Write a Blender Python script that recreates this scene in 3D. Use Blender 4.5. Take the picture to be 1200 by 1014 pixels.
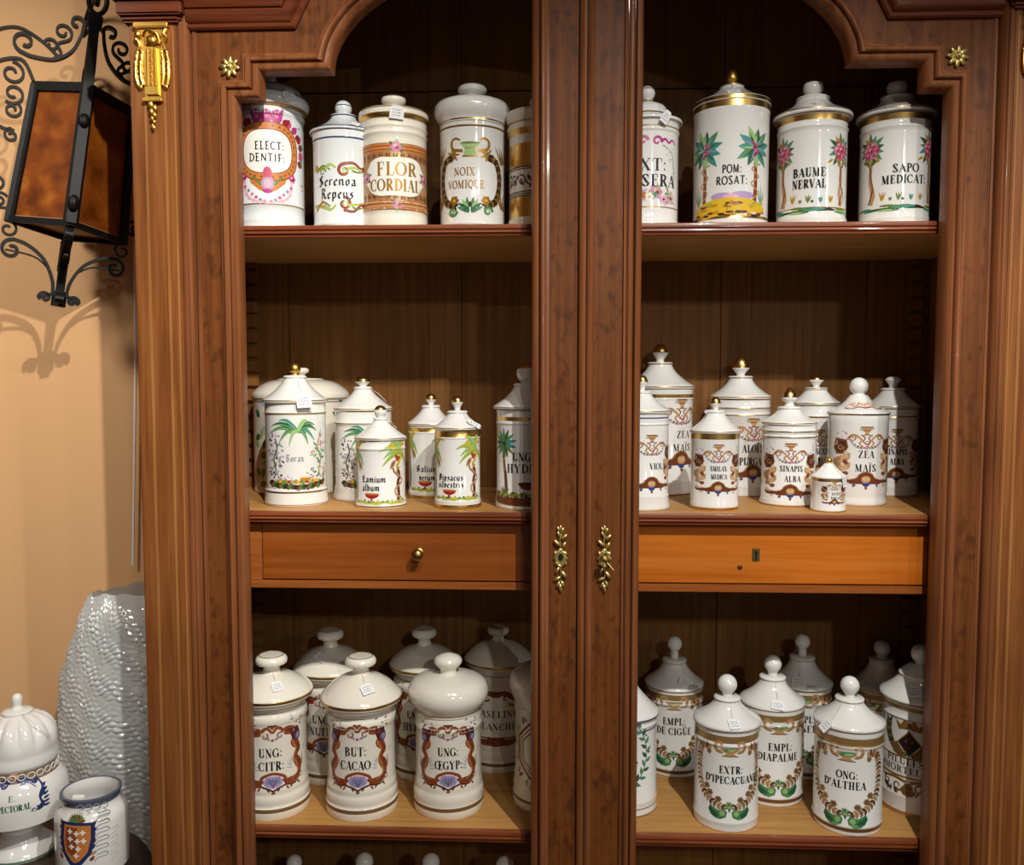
import bpy, bmesh, math, random
from mathutils import Vector, Matrix
from mathutils.geometry import tessellate_polygon
for o in list(bpy.data.objects): bpy.data.objects.remove(o)
random.seed(7)
S = bpy.context.scene
COL = S.collection
PI = math.pi
# ---------------------------------------------------------------- camera
F, PITCH, YAW = 1030.0, 0.06443, 0.04152
CAM = Vector((-0.0608, -1.45, 1.5))
FW = Vector((-math.sin(YAW)*math.cos(PITCH), math.cos(YAW)*math.cos(PITCH), -math.sin(PITCH)))
RT = Vector((math.cos(YAW), math.sin(YAW), 0)); UP = RT.cross(FW)
cd = bpy.data.cameras.new('camera'); cam = bpy.data.objects.new('camera', cd); COL.objects.link(cam)
cd.sensor_width = 36; cd.sensor_fit = 'HORIZONTAL'; cd.lens = F/1200*36; cd.clip_start = .01
cam.matrix_world = Matrix((( RT.x, UP.x, -FW.x, CAM.x), (RT.y, UP.y, -FW.y, CAM.y), (RT.z, UP.z, -FW.z, CAM.z), (0,0,0,1)))
S.camera = cam
# ---------------------------------------------------------------- view, world, lamps
S.view_settings.view_transform = 'Standard'; S.view_settings.look = 'None'
S.view_settings.exposure = 0.0; S.view_settings.gamma = 1; S.view_settings.use_curve_mapping = False
w = bpy.data.worlds.new('room_light'); S.world = w; w.use_nodes = True
w.node_tree.nodes['Background'].inputs[0].default_value = (1.0, .93, .85, 1)
w.node_tree.nodes['Background'].inputs[1].default_value = .14
def spot(name, loc, target, power, col, size=1.9, rad=.012):
    l = bpy.data.lights.new(name, 'SPOT'); l.energy = power; l.color = col; l.spot_size = size; l.spot_blend = 1; l.shadow_soft_size = rad
    o = bpy.data.objects.new(name, l); COL.objects.link(o); o.location = loc
    o.rotation_euler = (Vector(target)-Vector(loc)).to_track_quat('-Z', 'Y').to_euler()
WARM = (1.0, .985, .94)
spot('ceiling_or_fill_spot', (.42, -1.07, 2.52), (.12, 0, .15), 104, WARM, 1.75)
spot('ceiling_or_fill_spot', (-.07, -1.02, 2.52), (-1.25, .42, 1.2), 100, (1.0, .95, .86), 1.1)
spot('ceiling_or_fill_spot', (.15, -1.05, 2.52), (-.5, .2, 1.1), 10, WARM, 1.5)
spot('ceiling_or_fill_spot', (2.6, -2.9, 2.5), (-.2, .2, 1.2), 40, WARM, .95)
spot('ceiling_or_fill_spot', (.9, -3.1, 2.5), (0, .2, .95), 60, WARM, .8, .05)  # added frontal fill, stands in for room bounce on the back-row lids
spot('ceiling_or_fill_spot', (.95, -1.12, 2.52), (.74, 0, 1.62), 34, WARM, .62)
spot('ceiling_or_fill_spot', (-1.5, -1.0, 2.52), (-1.45, .42, 1.75), 84, (1.0, .94, .84), 1.25, .2)

# ---------------------------------------------------------------- pixel helpers (1200 x 1014 frame)
def ray(u, v): return FW + RT*((u-600)/F) - UP*((v-507)/F)
def at(u, v, Y):
    d = ray(u, v); t = (Y-CAM.y)/d.y; return CAM + d*t
def atz(u, v, z):
    d = ray(u, v); t = (z-CAM.z)/d.z; return CAM + d*t

# ---------------------------------------------------------------- materials
def lin(c): return tuple((x/12.92 if x <= .04045 else ((x+.055)/1.055)**2.4) for x in c)
def hexc(h): return lin(tuple(int(h[i:i+2], 16)/255 for i in (0, 2, 4)))
MATS = {}
def mat(name, h, rough=.5, metal=0, coat=0, spec=.5, **kw):
    if name in MATS: return MATS[name]
    m = bpy.data.materials.new(name); m.use_nodes = True
    b = m.node_tree.nodes['Principled BSDF']
    b.inputs['Base Color'].default_value = (*hexc(h), 1); b.inputs['Roughness'].default_value = rough
    b.inputs['Metallic'].default_value = metal; b.inputs['Coat Weight'].default_value = coat
    b.inputs['Coat Roughness'].default_value = .08; b.inputs['Specular IOR Level'].default_value = spec
    for k, v in kw.items(): b.inputs[k].default_value = v
    MATS[name] = m; return m
def nd(m, t, **kw):
    n = m.node_tree.nodes.new(t)
    for k, v in kw.items(): setattr(n, k, v)
    return n
def lk(m, a, b): m.node_tree.links.new(a, b)
def ramp(m, fac, stops):
    r = nd(m, 'ShaderNodeValToRGB'); e = r.color_ramp.elements
    while len(e) < len(stops): e.new(.5)
    for x, (p, c) in zip(e, stops): x.position = p; x.color = (*hexc(c), 1)
    lk(m, fac, r.inputs[0]); return r.outputs[0]
def wood(name, c_dark, c_mid, c_light, axis='Z', burl=0, rough=.4, coat=.1, gs=1.0, burlc='2e1608'):
    m = mat(name, c_mid, rough, coat=coat, spec=.2); b = m.node_tree.nodes['Principled BSDF']
    tc = nd(m, 'ShaderNodeTexCoord')
    mp = nd(m, 'ShaderNodeMapping'); s = {'Z': (60, 60, 2.2), 'X': (2.2, 60, 60)}[axis]
    mp.inputs['Scale'].default_value = tuple(x*gs for x in s); lk(m, tc.outputs['Object'], mp.inputs[0])
    n = nd(m, 'ShaderNodeTexNoise'); n.inputs['Scale'].default_value = 1.4; n.inputs['Detail'].default_value = 7; n.inputs['Roughness'].default_value = .62; n.inputs['Distortion'].default_value = .35
    lk(m, mp.outputs[0], n.inputs['Vector'])
    col = ramp(m, n.outputs['Fac'], [(.28, c_dark), (.5, c_mid), (.74, c_light)])
    n2 = nd(m, 'ShaderNodeTexNoise'); n2.inputs['Scale'].default_value = 3.2; n2.inputs['Detail'].default_value = 3; lk(m, tc.outputs['Object'], n2.inputs['Vector'])
    mx = nd(m, 'ShaderNodeMixRGB', blend_type='MULTIPLY'); mx.inputs[0].default_value = .55
    c2 = ramp(m, n2.outputs['Fac'], [(.3, 'c4bcb4'), (.7, 'ffffff')]); lk(m, col, mx.inputs[1]); lk(m, c2, mx.inputs[2]); col = mx.outputs[0]
    if burl:
        mp2 = nd(m, 'ShaderNodeMapping'); mp2.inputs['Scale'].default_value = (1, 1, .62); lk(m, tc.outputs['Object'], mp2.inputs[0])
        n3 = nd(m, 'ShaderNodeTexNoise'); n3.inputs['Scale'].default_value = 70; n3.inputs['Detail'].default_value = 1.5; n3.inputs['Distortion'].default_value = .25; lk(m, mp2.outputs[0], n3.inputs['Vector'])
        n4 = nd(m, 'ShaderNodeTexNoise'); n4.inputs['Scale'].default_value = 17; n4.inputs['Detail'].default_value = 2; lk(m, mp2.outputs[0], n4.inputs['Vector'])
        ad = nd(m, 'ShaderNodeMath', operation='MULTIPLY_ADD'); lk(m, n4.outputs['Fac'], ad.inputs[0]); ad.inputs[1].default_value = .55; lk(m, n3.outputs['Fac'], ad.inputs[2])
        f = ramp(m, ad.outputs[0], [(.80, '000000'), (.98, 'ffffff')])
        mu = nd(m, 'ShaderNodeMath', operation='MULTIPLY'); lk(m, f, mu.inputs[0]); mu.inputs[1].default_value = burl
        mx2 = nd(m, 'ShaderNodeMixRGB'); lk(m, mu.outputs[0], mx2.inputs[0]); lk(m, col, mx2.inputs[1]); mx2.inputs[2].default_value = (*hexc(burlc), 1); col = mx2.outputs[0]
    lk(m, col, b.inputs['Base Color'])
    bp = nd(m, 'ShaderNodeBump'); bp.inputs['Strength'].default_value = .12; bp.inputs['Distance'].default_value = .001
    lk(m, n.outputs['Fac'], bp.inputs['Height']); lk(m, bp.outputs[0], b.inputs['Normal'])
    return m
W_PIL = wood('pilaster_mahogany', '6a3a1a', '8a5228', 'a26a38', 'Z')
W_INLAY = wood('inlay_wood', '8c5a32', 'a8713f', 'b9834e', 'Z')
W_STILE = wood('burl_mahogany', '5a2e11', '72401b', '864e26', 'Z', burl=.5, rough=.5, coat=0)
W_MOULD = wood('moulding_mahogany', '65381e', '85502e', '98603c', 'Z', rough=.36, coat=.15)
W_MOULDX = wood('cornice_mahogany', '4e2413', '6c351e', '7e452a', 'X', rough=.3)
W_SHELFE = wood('shelf_edge_mahogany', '68301a', '894728', '9e5c39', 'X', rough=.35, coat=.15)
W_SHELF = wood('shelf_oak', 'aa7840', 'c49152', 'cf9d60', 'X', rough=.5, coat=0)
W_BACK = wood('back_oak', '68441e', '805528', '906436', 'Z', rough=.6, coat=0)
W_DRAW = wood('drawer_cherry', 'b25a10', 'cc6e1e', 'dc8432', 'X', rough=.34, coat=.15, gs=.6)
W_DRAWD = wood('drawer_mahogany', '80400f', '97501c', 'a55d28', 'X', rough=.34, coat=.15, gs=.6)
W_RAIL = wood('drawer_rail_cherry', '8a4a1c', 'a45c2a', 'b26c38', 'X', rough=.34)
W_TABLE = wood('table_dark_wood', '2a1c16', '3c2a20', '4a362a', 'X', rough=.3)
DARK = mat('dark_gap', '140a06', .8)
GILT = mat('gilt_bronze', 'd8ac54', .38, 1)
ORM = mat('pale_ormolu', 'e6d48c', .42, 1)
BRASS = mat('aged_brass', 'a58a50', .35, 1)
IRON = mat('black_iron', '0b0b0a', .5, 0, 0, .25)
PORC = mat('white_porcelain', 'eae8e2', .1, coat=.6)
PORCW = mat('ivory_porcelain', 'ece6d6', .1, coat=.6)
PORCB = mat('cool_white_porcelain', 'dee2e3', .1, coat=.6)
FAI = mat('white_faience', 'e8e6e2', .12, coat=.6)
TAG = mat('tag_paper', 'efeef0', .7); THREAD = mat('thread', 'd8d2c4', .8); PEN = mat('pen_ink', '5a5c66', .7)
PAL = dict(gold=('d8b068', .3, 1), paleg=('b8945f', .35, .6), ink=('17161a', .55), blue=('1c2348',), brown=('6f3a22',), dbrown=('4a2418',), tan=('b98d5e',), ltan=('d0ac80',),
  rust=('8c4628',), orange=('c47a3c',), red=('a12a22',), crimson=('8c2036',), pink=('d07a94',), rose=('c2506c',), lpink=('e2b0bc',), magenta=('b0357e',),
  green=('4f8a58',), dgreen=('2c5f42',), teal=('3f8b80',), lgreen=('9dbf7a',), lime=('a9b83c',), olive=('6e7a30',), yellow=('e0b428',), ochre=('b58a24',), mauve=('b49ac4',), purple=('6b4a72',),
  steel=('7e8fae',), grey=('8f949a',), lgrey=('b9bcbc',), navy=('26305e',), royal=('2c448e',), sky=('9dbcc8',), peach=('d8a488',), white=('f0ede4',), umber=('3c2a18',), sage=('8c9c80',), gilt=('a87c30', .4, .45), bronze=('86623a', .4, .35), black=('201c1c',))
def pal(n):
    p = PAL[n]; return mat('glaze_'+n, p[0], p[1] if len(p) > 1 else .38, p[2] if len(p) > 2 else 0, spec=.35)

# ---------------------------------------------------------------- mesh helpers
class MB:
    def __init__(s): s.v = []; s.f = []; s.m = []; s.mats = []
    def mi(s, m):
        if m not in s.mats: s.mats.append(m)
        return s.mats.index(m)
    def add(s, vs, fs, m):
        o = len(s.v); s.v += [tuple(v) for v in vs]; k = s.mi(m)
        for f in fs: s.f.append(tuple(i+o for i in f)); s.m.append(k)
    def box(s, x0, x1, y0, y1, z0, z1, m, bev=0):
        bm = bmesh.new(); bmesh.ops.create_cube(bm, size=1)
        for v in bm.verts: v.co = Vector(((x0+x1)/2+v.co.x*(x1-x0), (y0+y1)/2+v.co.y*(y1-y0), (z0+z1)/2+v.co.z*(z1-z0)))
        if bev: bmesh.ops.bevel(bm, geom=bm.edges[:], offset=bev, segments=2, affect='EDGES')
        s.bm(bm, m)
    def bm(s, bm, m, M=None):
        bm.verts.index_update()
        s.add([(M @ v.co if M else v.co) for v in bm.verts], [[v.index for v in f.verts] for f in bm.faces], m); bm.free()
    def ball(s, c, r, m, sub=2, sc=(1, 1, 1), M=None):
        bm = bmesh.new(); bmesh.ops.create_icosphere(bm, subdivisions=sub, radius=r)
        for v in bm.verts:
            p = Vector((v.co.x*sc[0], v.co.y*sc[1], v.co.z*sc[2])); v.co = (M @ p if M else p) + Vector(c)
        s.bm(bm, m)
    def lathe(s, prof, seg=56, c=(0, 0, 0), flute=None):   # prof: (r, z, mat) ; mat belongs to the segment that ends at this point
        o = len(s.v)
        for r, z, m in prof:
            for i in range(seg):
                a = 2*PI*i/seg; rr = max(r, 1e-5)*(flute(a, z) if flute else 1)
                s.v.append((c[0]+rr*math.cos(a), c[1]+rr*math.sin(a), c[2]+z))
        for j in range(len(prof)-1):
            k = s.mi(prof[j+1][2])
            for i in range(seg):
                a, b = o+j*seg+i, o+j*seg+(i+1) % seg
                s.f.append((a, b, b+seg, a+seg)); s.m.append(k)
    def tube(s, pts, r, m, n=8, r2=None, closed=False):
        pts = [Vector(p) for p in pts]; N = len(pts); rings = []; ref = None
        for i, p in enumerate(pts):
            if closed: t = pts[(i+1) % N]-pts[i-1]
            else: t = pts[min(i+1, N-1)]-pts[max(i-1, 0)]
            t.normalize()
            if ref is None: ref = t.orthogonal()
            ref = (ref - t*ref.dot(t)).normalized(); bi = t.cross(ref)
            rr = r if r2 is None else r+(r2-r)*i/(N-1)
            rings.append([p+ref*rr*math.cos(2*PI*k/n)+bi*rr*math.sin(2*PI*k/n) for k in range(n)])
        vs = [v for q in rings for v in q]; fs = []
        for i in range(N if closed else N-1):
            for k in range(n):
                j = (i+1) % N
                fs.append((i*n+k, i*n+(k+1) % n, j*n+(k+1) % n, j*n+k))
        if not closed: fs += [tuple(range(n))[::-1], tuple((N-1)*n+k for k in range(n))]
        s.add(vs, fs, m)
    def strap(s, pts, side, w, t, m):          # flat bar swept along pts; side = direction of its width
        pts = [Vector(p) for p in pts]; side = Vector(side).normalized(); N = len(pts); vs = []
        for i, p in enumerate(pts):
            tg = (pts[min(i+1, N-1)]-pts[max(i-1, 0)]).normalized(); nn = tg.cross(side).normalized()
            vs += [p+side*w/2+nn*t/2, p-side*w/2+nn*t/2, p-side*w/2-nn*t/2, p+side*w/2-nn*t/2]
        fs = [(i*4+k, i*4+(k+1) % 4, i*4+4+(k+1) % 4, i*4+4+k) for i in range(N-1) for k in range(4)]
        fs += [(0, 3, 2, 1), tuple(4*(N-1)+k for k in range(4))]
        s.add(vs, fs, m)
    def sweep(s, path, prof, m, flip=1):       # planar XZ path, mitred; prof: (offset to the left of travel, y)
        P = [Vector((p[0], p[1])) for p in path]; N = len(P); vs = []
        for i in range(N):
            d0 = (P[i]-P[i-1]).normalized() if i else (P[1]-P[0]).normalized()
            d1 = (P[i+1]-P[i]).normalized() if i < N-1 else d0
            n0 = Vector((-d0.y, d0.x)); n1 = Vector((-d1.y, d1.x)); mt = (n0+n1); mt = mt/max(.25, mt.dot(n0))
            for o, y in prof: q = P[i]+mt*o*flip; vs.append((q.x, y, q.y))
        k = len(prof); fs = [(i*k+j, i*k+j+1, (i+1)*k+j+1, (i+1)*k+j) for i in range(N-1) for j in range(k-1)]
        fs += [tuple(range(k)), tuple((N-1)*k+j for j in range(k))]
        s.add(vs, fs, m)
    def prism(s, pts, y0, y1, m):              # XZ polygon extruded in Y
        n = len(pts); vs = [(x, y0, z) for x, z in pts]+[(x, y1, z) for x, z in pts]
        tri = tessellate_polygon([[Vector((x, z, 0)) for x, z in pts]])
        fs = [tuple(t) for t in tri]+[tuple(i+n for i in t) for t in tri]+[(i, (i+1) % n, (i+1) % n+n, i+n) for i in range(n)]
        s.add(vs, fs, m)
    def build(s, name, parent=None, sharp=40, smooth=True, loc=None):
        me = bpy.data.meshes.new(name); me.from_pydata(s.v, [], s.f)
        for m in s.mats: me.materials.append(m)
        me.polygons.foreach_set('material_index', s.m)
        bm = bmesh.new(); bm.from_mesh(me); bmesh.ops.recalc_face_normals(bm, faces=bm.faces) if smooth != 'keep' else None; bm.to_mesh(me); bm.free()
        if smooth:
            me.polygons.foreach_set('use_smooth', [True]*len(me.polygons)); me.set_sharp_from_angle(angle=math.radians(sharp))
        o = bpy.data.objects.new(name, me); COL.objects.link(o)
        if parent: o.parent = parent
        if loc: o.location = loc
        return o
def tag(o, label, cat, group=None):
    o['label'] = label; o['category'] = cat
    if group: o['group'] = group
    return o
def thing(name, label, cat, loc=(0, 0, 0), group=None):
    o = bpy.data.objects.new(name, None); o.empty_display_size = .03; COL.objects.link(o); o.location = loc
    return tag(o, label, cat, group)
def struct(o): o['kind'] = 'structure'; return o
def spline(pts, n=8):
    out = []; P = [Vector(p) for p in pts]
    for i in range(len(P)-1):
        a, b, c, d = P[max(i-1, 0)], P[i], P[i+1], P[min(i+2, len(P)-1)]
        for k in range(n):
            t = k/n; out.append(.5*((2*b)+(c-a)*t+(2*a-5*b+4*c-d)*t*t+(3*b-a-3*c+d)*t**3))
    out.append(P[-1]); return out

# ---------------------------------------------------------------- the room
WY = .42
wm = mat('peach_wall_paint', 'd6a878', .85); b = wm.node_tree.nodes['Principled BSDF']
n = nd(wm, 'ShaderNodeTexNoise'); n.inputs['Scale'].default_value = 140; n.inputs['Detail'].default_value = 4
tc = nd(wm, 'ShaderNodeTexCoord'); lk(wm, tc.outputs['Object'], n.inputs['Vector'])
bp = nd(wm, 'ShaderNodeBump'); bp.inputs['Strength'].default_value = .15; bp.inputs['Distance'].default_value = .002
lk(wm, n.outputs['Fac'], bp.inputs['Height']); lk(wm, bp.outputs[0], b.inputs['Normal'])
m = MB(); m.box(-2.6, 2.6, WY, WY+.1, 0, 2.9, wm); struct(m.build('wall_back'))
m = MB(); m.box(-2.7, -2.6, -3.2, WY+.1, 0, 2.9, wm); struct(m.build('wall_left'))
fm = wood('floor_oak', '5a4028', '755638', '866646', 'X', rough=.4)
m = MB(); m.box(-2.6, 2.6, -3.2, WY, -.05, 0, fm); struct(m.build('floor'))
m = MB(); m.box(-2.6, 2.6, -3.2, WY, 2.9, 2.95, mat('white_ceiling', 'e8e2d8', .9)); struct(m.build('ceiling'))

# ---------------------------------------------------------------- the cabinet
SH = dict(top=1.753, mid=1.267, bot=.7065, low=.335)
cab = thing('display_cabinet', 'tall mahogany bookcase cabinet with arched doors and gilt mounts against the peach wall', 'cabinet')
IW, BY = .705, .38
m = MB(); xs = [-IW-.015, -.604, -.309, -.241, .292, .353, .585, IW+.015]
for i, (a, c) in enumerate(zip(xs[:-1], xs[1:])):
    for z0, z1 in ((.12, 2.078), (2.081, 2.5)): m.box(a+.0004, c-.0004, BY-(.003 if i % 2 == 0 else 0), BY+.015, z0, z1, W_BACK, .0008)
m.box(xs[0], xs[-1], BY+.0155, BY+.02, .12, 2.5, DARK)
m.build('back_panel', cab)
for s in (-1, 1):
    m = MB(); m.box(min(s*IW, s*(IW+.014)), max(s*IW, s*(IW+.014)), .02, BY-.004, .1, 2.5, W_BACK)
    m.build('inner_side', cab)
    m = MB(); m.box(min(s*.722, s*.742), max(s*.722, s*.742), .005, BY+.02, .1, 2.5, W_PIL, .002); m.build('outer_side', cab)
    # toothed shelf racks on the inner side
    m = MB(); zz = .38
    m.box(min(s*.667, s*.704), max(s*.667, s*.704), .368, .376, .38, 2.0, W_BACK, .001)
    while zz < 2.0:
        m.box(min(s*.664, s*.690), max(s*.664, s*.690), .358, .369, zz, zz+.024, W_BACK, .002); zz += .0305
    m.build('shelf_rack', cab)
m = MB(); m.box(-.745, .745, .01, BY+.02, 2.5, 2.53, W_MOULDX); m.build('top_board', cab)
m = MB(); m.box(-.755, .755, -.02, BY+.02, 0, .1, W_MOULDX, .003); m.build('plinth', cab)
# shelves with a moulded front edge
def shelf(z, th, y0):
    m = MB(); m.box(-IW+.0005, IW-.0005, y0+.008, BY-.004, z-th, z, W_SHELF)
    sh = m.build('shelf', cab)
    m = MB(); pr = [(0, y0+.008), (0, y0+.001), (-.002, y0), (-th*.36, y0), (-th*.44, y0+.0025), (-th*.5, y0+.0025), (-th*.54, y0+.0005), (-th*.66, y0), (-th*.72, y0+.003), (-th*.84, y0+.0045), (-th*.88, y0+.003), (-th*.98, y0+.0035), (-th, y0+.008)]
    m.sweep([(-IW+.001, z), (IW-.001, z)], pr, W_SHELFE); m.build('shelf_edge', sh)
shelf(SH['top'], .0195, .034); shelf(SH['mid'], .0195, .034); shelf(SH['bot'], .0225, .034); shelf(SH['low'], .0225, .034)
# drawers
zt = SH['mid']-.0195
m = MB(); dy = .055
m.box(-IW+.001, IW-.001, dy, dy+.012, 1.128, 1.1415, W_RAIL, .001)                      # rail under the drawers
for a, c in ((-IW+.001, -.5625), (-.022, .022), (.585, IW-.001)): m.box(a, c, dy, dy+.012, 1.1415, zt-.001, W_RAIL, .001)
m.box(-IW+.001, IW-.001, dy+.012, BY-.004, 1.128, 1.136, W_BACK)
m.build('drawer_frame', cab)
def drawer(x0, x1, mm):
    m = MB(); m.box(x0+.001, x1-.001, dy+.001, dy+.016, 1.1435, zt-.003, mm, .0012)
    m.box(x0+.006, x1-.006, dy+.016, BY-.03, 1.145, zt-.012, W_BACK)
    return m.build('drawer', cab)
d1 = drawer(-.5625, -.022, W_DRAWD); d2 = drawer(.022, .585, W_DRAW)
m = MB(); kx, kz = -.286, 1.192
m.lathe([(.0001, 0, BRASS), (.009, 0, BRASS), (.0088, .0015, BRASS), (.0045, .004, BRASS), (.0042, .009, BRASS), (.008, .013, BRASS), (.0102, .017, BRASS), (.0095, .021, BRASS), (.006, .0242, BRASS), (.0001, .0252, BRASS)], 28)
k = m.build('knob', d1); k['label'] = 'round brass drawer knob'; k.rotation_euler = (PI/2, 0, 0); k.location = (kx, dy+.001, kz)
m = MB(); kx, kz = .295, 1.194
hole = [(.0032*math.sin(t), .004+.0032*math.cos(t)) for t in [2*PI*i/16 for i in range(16)]]
m.box(kx-.0065, kx+.0065, dy-.0008, dy+.0015, kz-.0115, kz+.0115, BRASS, .0012)
m.prism([(kx+x*.95, kz+z) for x, z in hole], dy-.0012, dy-.0005, DARK); m.prism([(kx-.0012, kz+.003), (kx+.0012, kz+.003), (kx+.0024, kz-.0085), (kx-.0024, kz-.0085)], dy-.0012, dy-.0006, DARK)
m.build('keyhole_plate', d2)
m = MB(); m.ball((.268, dy+.0005, 1.172), .0042, mat('wood_knot', '4a1e0a', .5), 2, (1.1, .25, 1)); m.build('wood_knot', d2)

# doors: outline (frame) with shouldered, arched opening
TOPZ = 2.40
def arc_pts(cx, cz, a, b_, t0, t1, n): return [(cx+a*math.cos(t0+(t1-t0)*i/n), cz+b_*math.sin(t0+(t1-t0)*i/n)) for i in range(n+1)]
def opening(s):
    # from bottom outer corner up, over the arch and down the inner stile; s=-1 left door, +1 right
    xi = .0885; xo = .572; zb = .24
    p = [(xo, zb), (xo, 1.9525), (.531, 1.9525), (.531, 1.9945), (.415, 1.9945)]
    p += arc_pts(xi-.005, 1.9945, .415-xi+.005, .178, 0, PI/2, 24)[1:-1]+[(xi, 1.9945+.178)]
    p += [(xi, zb)]
    return [(s*x, z) for x, z in p]
MOUT = [(-.0008, .0225), (-.0008, -.002), (.0008, -.006), (.0045, -.0105), (.0085, -.0115), (.0112, -.0095), (.0116, -.0035), (.0132, -.0035), (.0136, -.0115), (.0158, -.0145), (.0188, -.0152), (.0215, -.0135), (.0222, -.0085), (.0236, -.0085), (.0242, -.0060), (.0282, -.0045), (.029, -.0005), (.029, .0)]
for s in (-1, 1):
    door = MB(); op = opening(s)
    outer = [(.0022, .115), (.644, .115), (.644, TOPZ), (.0022, TOPZ)]
    outer = [(s*x, z) for x, z in outer]
    # polygon with hole as bridge: split into stiles, bottom rail and top field
    bx = lambda x0, x1, z0, z1: door.box(min(s*x0, s*x1), max(s*x0, s*x1), 0, .022, z0, z1, W_STILE)
    bx(.572, .644, .24, 1.9525); bx(.0022, .0885, .24, 2.1725); bx(.0022, .644, .115, .24)
    field = [(s*.644, 1.9525)]+[q for q in op[1:-1]]+[(s*.0022, 2.1725), (s*.0022, TOPZ), (s*.644, TOPZ)]
    door.prism(field, 0, .022, W_STILE)
    d = door.build('door', cab, smooth=False)
    m = MB(); m.sweep(op[:-1]+[op[-1]], MOUT, W_MOULD, flip=-s)
    m.build('opening_moulding', d, sharp=50)
    m = MB()
    def strip(x0, x1, y, bev=.002, mm=W_MOULD): m.box(min(s*x0, s*x1), max(s*x0, s*x1), y, .004, .116, TOPZ, mm, bev)
    strip(.636, .6435, -.003)
    m.build('outer_bead', d)
    if s > 0:
        m = MB(); pr = [(-.0125, .001), (-.0125, -.006), (-.0105, -.009), (-.006, -.011), (-.0035, -.009), (-.003, -.0065), (-.0005, -.0065), (0, -.009), (.003, -.0125), (.0065, -.0135), (.010, -.011), (.0118, -.007), (.0125, .001)]
        m.sweep([(0, .118), (0, TOPZ)], pr, W_MOULD, flip=-1); m.build('meeting_bead', d)
    else:
        m = MB(); m.box(-.0185, -.0135, -.0008, .004, .118, TOPZ, W_STILE, .0004); m.build('groove_bead', d)
    # gilt rosette
    m = MB(); rx, rz = s*.5815, 2.002
    for kk in range(8):
        a = 2*PI*kk/8+.1; M = Matrix.Rotation(a, 4, 'Y')
        m.ball((rx+.0105*math.sin(a), -.004, rz+.0105*math.cos(a)), .0075, ORM, 2, (.52, .38, 1.0), M)
        m.ball((rx+.011*math.sin(a), -.0062, rz+.011*math.cos(a)), .0045, ORM, 1, (.25, .35, 1.0), M)
    m.ball((rx, -.006, rz), .0055, ORM, 2, (1, .6, 1)); m.ball((rx, -.009, rz), .003, ORM, 2)
    m.build('gilt_rosette', d)
    # leafy keyhole escutcheon
    m = MB(); ex, ez = (-.0405, 1.197) if s < 0 else (.0325, 1.197)
    ring = [(ex+.0075*math.cos(t)*(1+.10*math.sin(9*t)), -.003, ez+.0128*math.sin(t)*(1+.07*math.cos(9*t))) for t in [2*PI*i/40 for i in range(40)]]
    m.tube(ring, .0026, ORM, 8, closed=True)
    m.tube([(ex+.0052*math.cos(t), -.004, ez+.0098*math.sin(t)) for t in [2*PI*i/32 for i in range(32)]], .0014, ORM, 6, closed=True)
    for sx, sz, r in ((-1, .7, .0034), (1, .7, .0034), (-1, -.7, .0032), (1, -.7, .0032), (-1.15, 0, .003), (1.15, 0, .003), (0, 1.15, .004), (0, -1.15, .0036)): m.ball((ex+.0078*sx, -.003, ez+.0118*sz), r, ORM, 1, (1, .6, 1.2))
    m.tube(spline([(ex+.001, -.003, ez+.013), (ex-.001, -.004, ez+.028), (ex+.001, -.003, ez+.042), (ex, -.003, ez+.049)], 5), .0013, ORM, 6)
    m.tube(spline([(ex, -.003, ez-.013), (ex+.0012, -.004, ez-.026), (ex-.0008, -.003, ez-.04), (ex, -.003, ez-.05)], 5), .0013, ORM, 6)
    for lx, lz, ang, ln in ((.006, .022, .35, .0062), (-.006, .026, -.75, .0072), (.0065, .036, .8, .0068), (-.003, .041, -.35, .005), (.0035, .047, .3, .0052), (-.0035, .049, -.25, .0045), (0, .051, 0, .0052),
                            (-.005, -.020, .5, .0062), (.006, -.027, -2.2+1.57, .0075), (-.005, -.034, 1.1, .0068), (.004, -.043, -.3, .006), (-.0035, -.044, .4, .0056), (0, -.049, 0, .006), (.0015, -.053, .15, .0042)):
        m.ball((ex+lx, -.004, ez+lz), ln, ORM, 2, (.48, .35, 1), Matrix.Rotation(ang, 4, 'Y'))
    e = m.build('gilt_escutcheon', d)
    m = MB(); m.ball((ex, .0, ez), .0095, ORM, 2, (.72, .2, 1.15)); m.ball((ex, -.0018, ez+.001), .0062, DARK, 2, (.62, .12, 1)); m.build('keyhole', d)
    if s > 0:
        m = MB(); m.tube([(ex, 0, ez-.002), (ex, -.018, ez-.002)], .0022, BRASS, 10)
        M = Matrix.Rotation(-.75, 4, 'Y')
        ringk = [Vector((ex, -.022, ez+.001))+M @ Vector((.0058*math.cos(t), 0, .0085*math.sin(t))) for t in [2*PI*i/24 for i in range(24)]]
        m.tube(ringk, .0016, BRASS, 8, closed=True); m.ball((ex, -.022, ez+.001), .0058, BRASS, 2, (.75, .2, 1.15), M)
        m.tube([(ex+.003, -.026, ez-.002), (ex+.0135, -.030, ez-.0135)], .0022, BRASS, 8, .0014)
        kk = m.build('key', d); kk['label'] = 'small brass key turned in the lock'
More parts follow.
